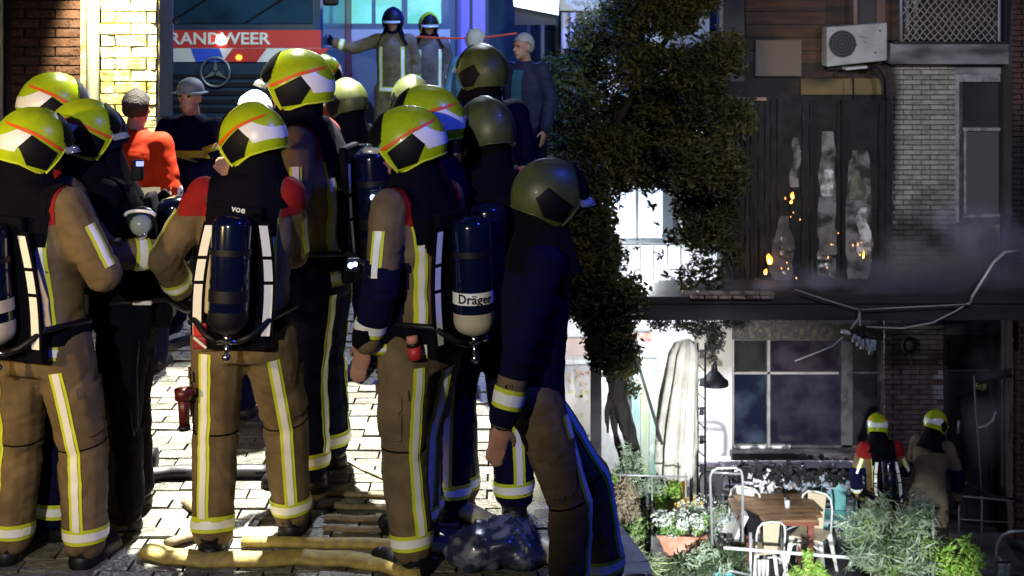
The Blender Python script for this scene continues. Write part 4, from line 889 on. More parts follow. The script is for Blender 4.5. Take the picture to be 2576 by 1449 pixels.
p7 = person(1062, 632, 'firefighter facing left, lettered white band on air cylinder, tan coat with navy forearm', R(54), dict(elL=(-.27, -.03, 1.17), wrL=(-.27, .06, .93), elR=(.25, .05, 1.18), wrR=(.16, .2, 1.0), ankL=(-.13, -.06, .10), kneL=(-.12, .0, .5), ankR=(.12, .12, .10), kneR=(.11, .10, .50)), (0, .03), yaw=R(34), pitch=R(0), group=STW, glove=(False, True), dark_sleeve=True, label_txt='Dr\u00e4ger', label_rot=-.80, fat=.95, leg_out=(-.35, -1, 0), voxel=.0105)
p8 = person(1105, 594, 'firefighter behind the bowed lime helmet, yellow-green helmet with red line, facing left', R(60), None, (0, .02), yaw=R(24), pitch=R(10), group=STW, trou=M_tan, coat=M_navy, scale=1.03, label_txt='plain', scba=False)
p9 = person(1212, 587, 'firefighter in navy seen from behind, olive helmet, beside the bowed lime helmet', R(4), None, (.02, .03), yaw=R(28), group=STW, trou=M_navy, coat=M_navy, helmet='olive', label_txt='plain', tapes=False)
p10 = person(1338, 690, 'nearest firefighter at the street edge, coat coloured as if unlit, bare hand hanging from a tan cuff', R(-80), dict(elR=(.24, -.10, 1.15), wrR=(.25, -.16, .87), elL=(-.24, .02, 1.16), wrL=(-.23, .08, .92), ankR=(.12, .12, .10), kneR=(.12, .13, .5), ankL=(-.12, .34, .10), kneL=(-.11, .26, .51)), (0, .03), yaw=R(0), group=STW, coat=M_navy, trou=M_tan, helmet='olive', glove=(True, False), scba=False, yoke=False, strips='legs', scale=.92, fat=.90, leg_out=(.6, .8, 0), armtape='side', voxel=.0105)  # navy coat puts the lack of light on tan cloth into colour
# tan cuff of the nearest firefighter's hanging arm
def cuff(pr):
    root, J, cb, tb, ln = pr
    link('cuff', ribbon(cb, ring_frames(J['elR'], J['wrR'], .72, 28), .19, .003, .10), M_tan, root)
    link('cuff_edging', ribbon(cb, ring_frames(J['elR'], J['wrR'], .66, 28), .075, .006, .10), M_ylw, root); link('reflective_strip', ribbon(cb, ring_frames(J['elR'], J['wrR'], .66, 28), .042, .008, .10), M_refl, root)
cuff(p10)
# further back
p11 = person(1222, 436, 'firefighter further back whose olive helmet and black hood rise above the others', R(30), None, (0, 0), yaw=R(20), pitch=R(12), group=STW, trou=M_navy, coat=M_navy, helmet='olive', scale=1.07, label_txt='plain', strips=False, yoke=False, scba=False)
p12 = person(880, 420, 'backlit firefighter behind the tall one, dark helmet with a glowing edge', R(35), None, (0, 0), yaw=R(10), group=STW, trou=M_navy, coat=M_navy, helmet='olive', scale=.95, label_txt='plain', strips=False, yoke=False)
p13 = person(822, 352, 'firefighter with a brilliant yellow helmet glimpsed past the tall one', R(150), None, (0, 0), group=STW, scba=False, scale=.98)
p14 = person(1040, 432, 'firefighter with a grey-green helmet half hidden behind two lime helmets', R(20), None, (0, 0), group=STW, trou=M_navy, coat=M_navy, helmet='olive', scale=.97, scba=False, strips=False, yoke=False)
p15 = person(338, 425, 'person with dark hair in an orange hi-vis vest with silver bands, seen from behind', R(-10), None, (0, 0), group=STW, trou=M_navy, coat=mat('orange_vest', (.30, .020, .004), .8, spec=.1), helmet=None, hair=M_hairb, scba=False, strips=False, yoke=False, scale=.94)
root, J, cb, tb, ln = p15
for z in (1.16, .98):
    link('reflective_band', ribbon(cb, [(Vector((0, 0, z)), Vector((math.cos(a), math.sin(a), 0)), Vector((0, 0, 1))) for a in [2 * math.pi * i / 40 for i in range(41)]], .06, .006), M_refl, root)
p16 = person(484, 385, 'navy jacket firefighter with grey cap facing us before the fire engine', R(168), dict(elL=(-.26, .12, 1.18), wrL=(-.1, .28, 1.18), elR=(.26, .12, 1.18), wrR=(.1, .28, 1.15)), (0, 0), group=STW, trou=M_navy, coat=M_navy, helmet=None, scba=False, strips=False, yoke=False, scale=.94, hood=False)
root, J, cb, tb, ln = p16
cap_ = MB(); cap_.ell(J['head'] + Vector((0, -.01, .055)), (.092, .11, .085)); cap_.ell(J['head'] + Vector((0, .0, .035)), (.125, .145, .012)); link('cap', cap_.mesh(), mat('grey_cap', (.22, .25, .28), .7), root, True)
for S in 'LR':
    link('sleeve_band', ribbon(cb, ring_frames(J['sh' + S], J['el' + S], .55, 22), .05, .006), M_ylw, root)
link('chest_band', ribbon(cb, [(Vector((0, 0, 1.28)), Vector((math.cos(a), math.sin(a), 0)), Vector((0, 0, 1))) for a in [2 * math.pi * i / 40 for i in range(41)]], .05, .006), M_ylw, root)
p17 = person(650, 470, 'person with short fair hair lit from behind, between the lime helmet and the tall firefighter', R(60), None, (0, 0), group=STW, trou=M_navy, coat=M_navy, helmet=None, hair=M_hairw, scba=False, strips=False, yoke=False, scale=.97)
BY = 'bystanders by the blue lights'
p18 = person(1192, 268, 'white-haired man in a light blue T-shirt with his back to us', R(-35), None, (0, 0), group=BY, trou=M_navy, coat=mat('light_blue_shirt', (.16, .42, .80), .7), helmet=None, hair=M_hairw, scba=False, strips=False, yoke=False, scale=1.04, glove=(False, False))
p19 = person(1322, 272, 'grey-haired man in a dark navy jacket over a teal shirt looking left', R(145), None, (0, 0), group=BY, trou=M_navy, coat=mat('dark_jacket', (.010, .012, .05), .8), helmet=None, hair=M_hair, scba=False, strips=False, yoke=False, scale=1.02, glove=(False, False), yaw=R(-12))
root, J, cb, tb, ln = p19
link('shirt', ribbon(cb, [(Vector((0, 0, z)), Vector((0, 1, 0)), Vector((1, 0, 0))) for z in [1.46 - .02 * i for i in range(20)]], .11, .006), mat('teal_shirt', (.02, .10, .18), .7), root)
p20 = person(990, 205, 'distant tan firefighter before the van, one arm stretched out to the left', R(175), dict(elR=(.44, .06, 1.36), wrR=(.66, .10, 1.42)), (0, 0), group=STW, scba=False, scale=1.08, helmet='navy', yoke=False)
p21 = person(1078, 200, 'distant firefighter in tan kit at the right of the one stretching out an arm', R(190), None, (0, 0), group=STW, scba=False, scale=1.04, yoke=False, coat=M_tand)
# courtyard pair
CZ = -4.45
p22 = person(2222, 223, 'courtyard firefighter with an air cylinder on his back and red shoulders', R(4), dict(elL=(-.30, -.0, 1.18), wrL=(-.29, .05, .92), elR=(.30, .08, 1.18), wrR=(.2, .3, 1.1)), (-.02, .10), yaw=R(-14), pitch=R(-12), z0=CZ, label_txt='plain', fat=1.04, coat=M_tan, dark_sleeve=True, group='firefighters in the burnt courtyard', armtape='back', yoke=(.14, .28, 1.38))
p23 = person(2336, 222, 'courtyard firefighter nearest the dark doorway, turned right, lime helmet with white band', R(-38), dict(elR=(.29, .05, 1.16), wrR=(.28, .12, .9), elL=(-.26, .14, 1.2), wrL=(-.2, .3, 1.1)), (.03, .08), yaw=R(-8), pitch=R(-12), z0=CZ, label_txt='plain', scale=1.02, coat=M_tand, trou=M_tand, strips=False, dark_sleeve=True, scba=False, yoke=False, group='firefighters in the burnt courtyard')

# ------------------------------------------------------------------ things carried by the crew
def hung(px, py, s_): return P(px, py, s_)
def carried(name, label, cat, px, py, s_): return thing(name, P(px, py, s_), label, cat)
t = carried('radio_tag', 'red and white striped tag clipped to the left side of the belt', 'tag', 502, 842, 640)
mb = MB(); mb.box(P(503, 830, 640), (.055, .02, .055)); part('tag_top', mb, M_redtag, t, bevel=.008)
mb = MB(); mb.box(P(503, 862, 640), (.055, .02, .05)); part('tag_bottom', mb, mat('dark_red_tag', (.30, .015, .03), .5), t, bevel=.008)
mb = MB(); mb.box(P(503, 862, 641.5), (.065, .004, .010), Matrix.Rotation(.7, 3, 'Y')); part('tag_stripe', mb, M_white, t)
t = carried('torch', 'dark maroon hand torch hanging at the hip beside the tan trousers', 'torch', 463, 1030, 632)
mb = MB(); mb.tube([P(462, 1000, 632), P(464, 1070, 632)], [.024, .020], 14); part('barrel', mb, M_maroon, t, True)
mb = MB(); mb.tube([P(461, 978, 632), P(462, 1004, 632)], [.036, .034], 14); mb.box(P(470, 985, 632), (.07, .04, .02)); part('head', mb, M_maroon, t, True)
mb = MB(); mb.tube([P(464, 1070, 632), P(465, 1082, 632)], .024, 12); part('tail_cap', mb, M_rubber, t, True)
t = carried('hand_torch', 'red and pink hand lamp clipped at the hip of the firefighter in profile', 'torch', 1040, 870, 655)
d = (P(1046, 895, 655) - P(1034, 840, 655))
mb = MB(); mb.tube([P(1036, 845, 655), P(1039, 862, 655)], [.022, .024], 14); part('cap', mb, mat('salmon_plastic', (.62, .25, .16), .5), t, True)
mb = MB(); mb.tube([P(1039, 862, 655), P(1041, 872, 655)], .026, 14); part('collar', mb, M_rubber, t, True)
mb = MB(); mb.tube([P(1041, 872, 655), P(1046, 903, 655)], .027, 14); part('barrel', mb, M_redtag, t, True)
t = carried('breathing_mask', 'breathing mask with glinting clear dome hanging between two firefighters', 'mask', 355, 555, 610)
mb = MB(); mb.ell(P(356, 552, 610), (.062, .05, .055)); part('facepiece', mb, mat('dark_green_rubber', (.02, .03, .02), .35), t, True)
mb = MB(); mb.ell(P(354, 566, 616), (.045, .04, .045)); part('lens', mb, mat('lens', (.35, .42, .36), .05, coat=.8), t, True)
mb = MB(); c_ = P(356, 540, 622); mb.tube([c_ + Vector((.06 * math.cos(a), -.02 - .02 * math.sin(a), .022 * math.sin(a))) for a in [math.pi * i / 12 for i in range(13)]], .007, 6); part('rim', mb, M_refl, t, True)
mb = MB(); mb.tube([P(350, 585, 612), P(356, 600, 614)], [.022, .018], 12); mb.ell(P(341, 577, 618), .010); mb.ell(P(364, 590, 618), .012); part('valve', mb, M_chrome, t, True)
t = carried('equipment_pouch', 'black pouch with a white band hanging below the breathing mask', 'pouch', 360, 790, 606)
mb = MB(); mb.box(P(358, 800, 606), (.075, .05, .20)); part('bag', mb, M_black, t, bevel=.02)
mb = MB(); mb.box(P(358, 762, 609), (.078, .02, .016)); part('band', mb, M_white, t, bevel=.004)
mb = MB(); mb.tube([P(332, 880, 606), P(326, 980, 606), P(330, 1060, 606), P(338, 1098, 606), P(346, 1070, 606), P(344, 940, 606), P(352, 850, 606)], .005, 6); part('cord', mb, M_rubber, t, True)
t = carried('small_black_device', 'small black device held up in the raised bare hand', 'device', 345, 430, 592)
mb = MB(); mb.box(P(346, 428, 592), (.05, .03, .09)); part('case', mb, M_hblk, t, bevel=.008); mb = MB(); mb.box(P(352, 412, 594), (.03, .01, .02)); part('screen', mb, mat('screen_lit', (.1, .1, .5), .3, emit=(.35, .4, 1), estr=1.5), t)
for (px, py, lb) in ((943, 497, 'upper'), (887, 668, 'lower')):
    t = carried('indicator_light', 'bright blue %s pilot light on the harness left of the bowed lime helmet' % lb, 'light', px, py, 640)
    mb = MB(); mb.box(P(px, py, 640) + Vector((0, .02, 0)), (.05, .03, .05)); part('case', mb, M_hblk, t, bevel=.006)
    mb = MB(); mb.ell(P(px - 5, py, 643), .011, None, 8, 6); part('diode', mb, mat('blue_lit', (.1, .2, 1), .3, emit=(.2, .35, 1), estr=14), t); mb = MB(); mb.ell(P(px + 6, py - 3, 643), .009, None, 8, 6); part('diode', mb, mat('white_blue_lit', (.6, .7, 1), .3, emit=(.6, .75, 1), estr=10), t)
o = solo('sign_patch', MB().box(P(1280, 618, 600), (.055, .008, .06)), mat('patch_white', (.62, .66, .64), .6), 'small square white patch on the dark back at the right of the lettered cylinder', 'patch', None)
tm_ = text_mesh('voe', .036, .001); o = link('collar_lettering', tm_, M_refl); o.matrix_world = Matrix.Translation(P(600, 527, 660)) @ Matrix.Rotation(R(90), 4, 'X') @ Matrix.Rotation(R(-10), 4, 'Z'); tag(o, 'white letters on the black collar of the firefighter with his back to us', 'lettering')

# ------------------------------------------------------------------ hoses and gear on the street
def gnd(px, py, h=0): s_ = (py - HOR) / CAMZ; return Vector(((px - 1288) / s_, F / s_, .04 + h))
def hose(name, pts, r, m, label, flat=.6, hz=None):
    P_ = []
    for i in range(len(pts) - 1):
        a, b = Vector(pts[i]), Vector(pts[i + 1])
        for k in range(6): P_.append(a.lerp(b, k / 6))
    P_.append(Vector(pts[-1])); mb = MB(); Q = [p + Vector((0, 0, r * flat + .004 * math.sin(i * .9))) for i, p in enumerate(P_)]; mb.tube(Q, r, 14)
    mb.v = [(x, y, .04 + (z - .04) * flat) if z < .6 else (x, y, z) for x, y, z in mb.v]
    return solo(name, mb, m, label, 'hose', None, 'fire hoses on the street', sm=True)
M_hose = mat('ochre_hose', (.42, .31, .07), .7, c2=(.28, .21, .06), scale=30, bump=.15, bscale=180); M_hosed = mat('dull_hose', (.22, .17, .09), .75, c2=(.14, .11, .07), scale=30, bump=.15, bscale=180)
hose('fire_hose', [gnd(372, 1418), gnd(430, 1432), gnd(520, 1440), gnd(640, 1440), gnd(760, 1434), gnd(880, 1440), gnd(970, 1452), gnd(1060, 1480)], .055, M_hose, 'thick ochre hose along the bottom edge of the picture', .45)
hose('fire_hose', [gnd(610, 1396), gnd(850, 1398), gnd(1030, 1404), gnd(1180, 1425)], .034, M_hose, 'ochre hose just above the thick one, running right from the middle boots')
for i, (y_, lb) in enumerate(((1268, 'farthest'), (1300, 'second'), (1330, 'third'), (1358, 'nearest'))): hose('fire_hose', [gnd(822 - i * 2, y_), gnd(900, y_ + 2), gnd(1010 + i * 14, y_ + 7)], .021, M_hosed, '%s of the four parallel dull hoses between the two pairs of legs' % lb)
hose('fire_hose', [gnd(300, 1240), gnd(420, 1222), gnd(520, 1224), gnd(680, 1222)], .042, mat('black_hose', (.012, .012, .02), .5), 'black hose crossing the bright paving behind the middle legs', .75)
hose('fire_hose', [gnd(870, 1180), gnd(920, 1205), gnd(980, 1232)], .014, mat('pale_hose', (.60, .56, .36), .5), 'thin pale hose slanting down to the right behind the bowed firefighter')
hose('fire_hose', [gnd(1150, 1318), gnd(1240, 1360), gnd(1330, 1398), gnd(1420, 1462)], .046, mat('bright_hose', (.58, .55, .30), .5, c2=(.42, .36, .18), scale=20), 'thick bright hose slanting to the lower right by the street edge', .8)
hose('fire_hose', [gnd(420, 1400), gnd(500, 1372), gnd(520, 1330), gnd(470, 1290)], .028, M_hosed, 'curled dull hose beside the middle left boot')
cp_ = thing('hose_coupling', gnd(340, 1205), 'black metal hose coupling lying at the end of the black hose', 'coupling')
for i, (dx, r_) in enumerate(((-.10, .05), (-.03, .065), (.05, .055))):
    mb = MB(); q = gnd(340, 1205, .05); mb.tube([q + Vector((dx, 0, 0)), q + Vector((dx + .05, 0, 0))], r_, 14); part('ring', mb, M_rubber, cp_, True)
for k in (-1, 1): mb = MB(); mb.box(gnd(340, 1205, .11) + Vector((.05 * k, 0, 0)), (.03, .04, .05)); part('lug', mb, M_rubber, cp_, bevel=.006)
wr_ = MB(); wr_.tube([gnd(690, 1305), gnd(640, 1322), gnd(618, 1348), gnd(640, 1372), gnd(700, 1378), gnd(740, 1376)], .006, 6); solo('white_rope', wr_, mat('white_cord', (.75, .74, .68), .6), 'thin white rope looping on the ground between the middle boots', 'rope', None, sm=True)
bag = MB(); bag.ell(gnd(1200, 1440, .05), (.13, .12, .08), None, 26, 16); bag.ell(gnd(1270, 1432, .07), (.14, .12, .10), None, 26, 16); bag.ell(gnd(1320, 1445, .04), (.09, .1, .06), None, 26, 16)
bme = remesh(bag, .016, 2); co_ = [0.0] * (3 * len(bme.vertices)); bme.vertices.foreach_get('co', co_); nn_ = [0.0] * len(co_); bme.vertex_normals.foreach_get('vector', nn_)
for i in range(len(bme.vertices)):
    a = .035 * (abs(noise.noise((co_[3 * i] * 11, co_[3 * i + 1] * 11, co_[3 * i + 2] * 11))) - .2) + .012 * noise.noise((co_[3 * i] * 40, co_[3 * i + 1] * 40, co_[3 * i + 2] * 40))
    for j in range(3): co_[3 * i + j] += nn_[3 * i + j] * a
bme.vertices.foreach_set('co', co_); bme.update()
tag(link('plastic_bag', bme, mat('shiny_bag', (.02, .03, .06), .35, c2=(.16, .18, .22), scale=14, coat=.4, ramp=(.5, .62)), None, True), 'crumpled glossy plastic bag on the ground at the street edge', 'bag')

# ------------------------------------------------------------------ air conditioner
SA = 207
ac = thing('air_conditioner', P(2155, 115, SA), 'white air conditioner unit with round black fan hanging on the sooty house', 'air conditioner')
ya = F / SA; pts = [P(2080, 68, SA), P(2232, 57, SA), P(2232, 152, SA), P(2080, 168, SA)]
mb = MB(); mb.prism(pts, (0, .30, 0)); part('casing', mb, mat('ac_white', (.46, .47, .48), .5, c2=(.36, .35, .33), scale=4), ac, bevel=.012)
c0 = P(2119, 110, SA) + Vector((0, -.004, 0))
mb = MB(); mb.tube([c0 + Vector((0, .01, 0)), c0 + Vector((0, -.018, 0))], 34 / SA, 40); part('fan_grille', mb, mat('fan_dark', (.014, .015, .018), .5), ac)
for k in range(4):
    mb = MB(); rr_ = (.035 + .036 * k); mb.tube([c0 + Vector((rr_ * math.cos(a), -.022, rr_ * math.sin(a))) for a in [2 * math.pi * i / 28 for i in range(29)]], .003, 4, cap=False); part('grille_ring', mb, mat('fan_ring', (.035, .037, .042), .4), ac)
for (px, py, r_) in ((2214, 77, .012), (2202, 132, .011), (2154, 113, .010), (2094, 77, .006)):
    mb = MB(); q = P(px, py, SA); mb.tube([q + Vector((0, .01, 0)), q + Vector((0, -.008, 0))], r_, 10); part('screw', mb, M_rubber, ac)
mb = MB()
for (px, py, w_) in ((2164, 92, .05), (2172, 94, .05), (2184, 96, .03), (2175, 106, .03), (2140, 138, .02)): mb.box(P(px, py, SA) + Vector((0, -.004, 0)), (w_, .006, .008), Matrix.Rotation(.15, 3, 'Y'))
part('smudge', mb, mat('brown_smudge', (.20, .16, .14), .7), ac)
mb = MB(); mb.box(P(2155, 171, SA) + Vector((0, .1, 0)), (.26, .2, .03), Matrix.Rotation(-.09, 3, 'Y')); part('drip_tray', mb, mat('tray_pale', (.55, .56, .55), .4), ac)
mb = MB(); mb.tube([P(2098, 172, SA), P(2104, 184, SA), P(2140, 182, SA), P(2146, 200, SA), P(2147, 238, SA)], .012, 8); part('pipe', mb, M_rubber, ac, True)
mb = MB(); mb.tube([P(2190, 170, SA), P(2210, 178, SA), P(2222, 200, SA), P(2224, 240, SA)], .03, 8); part('pipe', mb, M_rubber, ac, True)
mb = MB(); mb.bbox((P(2090, 0, SA).x, ya + .2, P(0, 178, SA).z), (P(2220, 0, SA).x, yf + .02, P(0, 170, SA).z)); part('bracket', mb, M_rubber, ac)

# ------------------------------------------------------------------ tree
def leafcloud(regions, n, size, seed, off, squash=.8, droop=0):
    """leaf-sized faces spread through volumes (centre, radii)"""
    rnd = random.Random(seed); vs = []; fs = []; vol = [r[0] * r[1] * r[2] for _, r in regions]; tot = sum(vol)
    for (c, r), v_ in zip(regions, vol):
        for k in range(int(n * v_ / tot) + 1):
            while True:
                q = Vector((rnd.uniform(-1, 1), rnd.uniform(-1, 1), rnd.uniform(-1, 1)))
                q *= rnd.uniform(.6, 1.35)
                if .12 < q.length < 1.3: break
            p = Vector((c[0] + q.x * r[0], c[1] + q.y * r[1], c[2] + q.z * r[2]))
            if noise.noise(p * 2.3) < -.25 and rnd.random() < .5: continue
            a = Vector((rnd.gauss(0, 1), rnd.gauss(0, 1), rnd.gauss(0, .7) - droop)).normalized(); b = a.cross(Vector((rnd.gauss(0, 1), rnd.gauss(0, 1), rnd.gauss(0, 1)))).normalized()
            L = size * rnd.uniform(.5, 1.6); w_ = L * squash * .5; p -= off; m_ = len(vs); cup = a.cross(b) * L * .12
            vs += [p - a * L * .5, p - b * w_ * .5 + cup, p + a * L * .5, p + b * w_ * .5 + cup]; fs.append((m_, m_ + 1, m_ + 2, m_ + 3))
    me = bpy.data.meshes.new('mesh'); me.from_pydata(vs, [], fs); me.update(); return me
M_leaf = mat('tree_leaf', (.022, .036, .014), .6, c2=(.095, .085, .025), scale=3.2, ramp=(.42, .62), spec=.35, detail=6)
M_bark = mat('bark', (.007, .006, .005), .95, c2=(.022, .019, .016), scale=12, stretch=(1, 1, .3), bump=1, bscale=30)
tb_ = P(1590, 1250, 214); tree = thing('tree', (tb_.x, tb_.y, CZ), 'big leafy tree with a leaning dark trunk at the left of the courtyard', 'tree')
def tp(px, py, s_=214): return P(px, py, s_)
tk = MB(); tk.tube([Vector((tb_.x + .12, tb_.y, CZ)), tp(1602, 1190), tp(1585, 1100), tp(1560, 1010), tp(1548, 930), tp(1520, 850), tp(1480, 780), tp(1450, 700)], [.10, .085, .085, .10, .14, .16, .15, .11], 12)
tk.tube([Vector((tb_.x - .02, tb_.y + .1, CZ)), tp(1572, 1180, 213), tp(1548, 1090, 213), tp(1538, 1020, 213), tp(1552, 950, 213)], [.05, .045, .035, .045, .06], 10)
tk.tube([tp(1530, 1090), tp(1526, 1030), tp(1548, 960)], [.02, .03, .05], 8)
tkm = remesh(tk, .02, 1)
for v in tkm.vertices: pass
co_ = [0.0] * (3 * len(tkm.vertices)); tkm.vertices.foreach_get('co', co_)
for i in range(len(tkm.vertices)):
    x, y, z = co_[3 * i:3 * i + 3]; n1 = noise.noise((x * 22, y * 22, z * 4)); co_[3 * i] += .022 * n1; co_[3 * i + 1] += .022 * noise.noise((x * 22 + 9, y * 22, z * 4))
for i in range(0, len(co_), 3): co_[i] -= tree.location.x; co_[i + 1] -= tree.location.y; co_[i + 2] -= tree.location.z
tkm.vertices.foreach_set('co', co_); tkm.update(); link('trunk', tkm, M_bark, tree, True)
for pts, r0 in (([(1450, 700), (1440, 560), (1480, 430), (1560, 300), (1620, 180)], .085), ([(1500, 800), (1440, 760), (1390, 690), (1375, 560)], .06), ([(1480, 430), (1420, 420), (1400, 330)], .05), ([(1560, 300), (1680, 250), (1780, 330), (1800, 480), (1770, 620)], .045), ([(1560, 300), (1690, 330), (1700, 420), (1706, 520)], .03), ([(1620, 180), (1690, 80), (1740, -60)], .05)):
    mb = MB(); n_ = len(pts); mb.tube([tp(a, b, 214 + 2 * i) for i, (a, b) in enumerate(pts)], [r0 * (1 - .75 * i / (n_ - 1)) for i in range(n_)], 8); part('limb', mb, M_bark, tree, True)
reg = []; rnd = random.Random(21)
crown = [(1350, 600), (1345, 700), (1352, 500), (1500, 90), (1420, 190), (1600, -20), (1660, -60), (1380, 400), (1360, 450), (1350, 560), (1740, -40), (1560, 60), (1700, 40), (1480, 170), (1600, 170), (1720, 160), (1800, 150), (1440, 260), (1540, 280), (1650, 260), (1760, 260), (1830, 300), (1800, 370), (1690, 330), (1400, 350), (1480, 360), (1570, 350), (1390, 450), (1460, 450), (1510, 420), (1380, 540), (1440, 540), (1490, 560), (1370, 640), (1430, 650), (1490, 660), (1375, 740), (1440, 750), (1500, 740), (1530, 800), (1540, 880), (1750, 440), (1790, 470), (1720, 420), (1590, 410), (1640, 400), (1560, 740), (1780, 560), (1820, 420)]
for (px, py) in crown:
    for k in range(2):
        s_ = rnd.uniform(207, 228); q = P(px + rnd.uniform(-14, 14), py + rnd.uniform(-14, 14), s_); rr_ = rnd.uniform(.23, .33); reg.append((q, (rr_, rr_ * 1.2, rr_ * .9)))
for (px, py, r_) in ((1720, 520, .13), (1740, 600, .12), (1760, 670, .12), (1690, 470, .10), (1545, 500, .10), (1520, 600, .12), (1535, 690, .12), (1570, 470, .07), (1580, 440, .1), (1560, 960, .09), (1590, 980, .09), (1730, 700, .12), (1790, 690, .14), (1600, 700, .08), (1650, 440, .12), (1590, 930, .06), (1510, 830, .2), (1550, 860, .2), (1580, 900, .14), (1545, 930, .13), (1690, 600, .09), (1720, 460, .15), (1760, 520, .16), (1800, 600, .15), (1830, 520, .13), (1840, 640, .12), (1850, 440, .13), (1790, 740, .1), (1550, 560, .07), (1640, 520, .05), (1600, 620, .05), (1650, 560, .035), (1660, 640, .05), (1680, 690, .05), (1570, 640, .06), (1620, 480, .05), (1540, 640, .1)):
    reg.append((P(px, py, 214), (r_ * 1.1, r_ * 1.8, r_ * 1.1)))
lm = leafcloud(reg, 140000, .070, 4, Vector(tree.location)); o = link('crown', lm, M_leaf, tree)
# hanging greenery on the canopy
iv = thing('hanging_creeper', P(1790, 820, 219), 'charred creeper dangling below the canopy beside the closed parasol', 'creeper')
lm = leafcloud([(P(px, py, 217), (rx / 217, .15, rz / 217)) for px, py, rx, rz in ((1720, 818, 30, 14), (1770, 826, 40, 22), (1800, 850, 22, 34), (1790, 880, 14, 30), (1660, 815, 30, 14), (1850, 815, 40, 12), (1560, 812, 24, 14))], 2600, .045, 8, Vector(iv.location)); link('leaves', lm, mat('dry_leaf', (.035, .036, .028), .7, c2=(.13, .12, .08), scale=18, ramp=(.5, .7)), iv)
mb = MB(); mb.tube([P(1790, 800, 217), P(1794, 850, 217), P(1790, 905, 217)], .01, 6); part('stem', mb, M_bark, iv)
# poles leaning under the canopy
for a, b, lb in (((1575, 812), (1666, 1118), 'long grey pole leaning right under the canopy'), ((1500, 828), (1592, 916), 'short grey brace meeting the long leaning pole')):
    mb = MB(); mb.tube([P(*a, 219), P(*b, 219)], .018, 10); solo('leaning_pole', mb, mat('pole_grey', (.10, .11, .115), .4, .4), lb, 'pole', P(*b, 219), sm=True)
# closed parasol
SU = 216; pr0 = P(1738, 1440, SU); pa = thing('closed_parasol', (pr0.x, pr0.y, CZ), 'closed white parasol bound on its dark pole in the courtyard', 'parasol')
mb = MB(); mb.tube([Vector((pr0.x, pr0.y, CZ)), P(1742, 860, SU)], .022, 12); part('pole', mb, mat('parasol_pole', (.05, .05, .055), .35, .5), pa, True)
rows = []; NV = 40; hs_ = [(1728, 852, 6), (1722, 862, 22), (1718, 890, 32), (1714, 940, 36), (1708, 1000, 40), (1704, 1060, 44), (1700, 1120, 46), (1698, 1160, 44), (1696, 1192, 40), (1700, 1204, 26)]
for j, (cx_, cy_, r_) in enumerate(hs_):
    c_ = P(cx_, cy_, SU); rows.append([c_ + Vector((math.cos(2 * math.pi * i / NV), math.sin(2 * math.pi * i / NV), 0)) * (r_ / SU) * (1 + .24 * math.sin(i * 2 * math.pi / NV * 9 + j * .35) + .05 * math.sin(i * 2.3 + j)) + Vector((0, 0, .02 * math.sin(i * 1.9) * (j > 7))) for i in range(NV)])
mb = MB(); mb.add([p for r in rows for p in r], [(j * NV + i, j * NV + (i + 1) % NV, (j + 1) * NV + (i + 1) % NV, (j + 1) * NV + i) for j in range(len(rows) - 1) for i in range(NV)] + [tuple(range(NV))])
part('canopy_cloth', mb, mat('parasol_white', (.74, .72, .64), .8, c2=(.56, .53, .45), scale=4, bump=.3), pa, True)
mb = MB(); mb.tube([P(1718, 905, SU), P(1742, 900, SU)], .012, 6); part('tie', mb, M_white, pa)
mb = MB(); mb.box((pr0.x, pr0.y, CZ + .04), (.5, .5, .08)); part('base', mb, mat('parasol_base', (.12, .12, .12), .7), pa, bevel=.01)
tr_ = thing('lattice_mast', (P(1763, 1440, 214).x, F / 214, CZ), 'black lattice mast standing right beside the closed parasol', 'mast')
for px in (1755, 1774):
    mb = MB(); q = P(px, 862, 214); mb.tube([Vector((q.x, q.y, CZ)), q], .013, 8); part('rail', mb, M_rubber, tr_, True)
for i in range(9):
    mb = MB(); mb.tube([P(1755, 880 + i * 36, 214), P(1774, 898 + i * 36, 214)], .008, 6); part('rung', mb, M_rubber, tr_, True)
    mb = MB(); mb.box(P(1765, 890 + i * 36, 214.5), (.05, .012, .10), Matrix.Rotation(.1 * (-1) ** i, 3, 'Y'))
    if i % 2 == 0: part('plate', mb, M_rubber, tr_)
# pendant lamp
pd = thing('pendant_lamp', P(1797, 950, 212), 'black dome pendant lamp in front of the bright white wall', 'lamp')
mb = MB(); mb.tube([P(1797, 915, 212), P(1797, 932, 212), P(1797, 938, 212), P(1797, 950, 212), P(1797, 958, 212), P(1797, 968, 212)], [.03, .04, .07, .12, .165, .17], 26, cap=False); part('shade', mb, M_rubber, pd, True)
mb = MB(); mb.tube([P(1797, 804, 212), P(1797, 915, 212)], .008, 6); mb.tube([P(1797, 900, 212), P(1797, 918, 212)], .022, 10); part('cord', mb, M_rubber, pd, True)

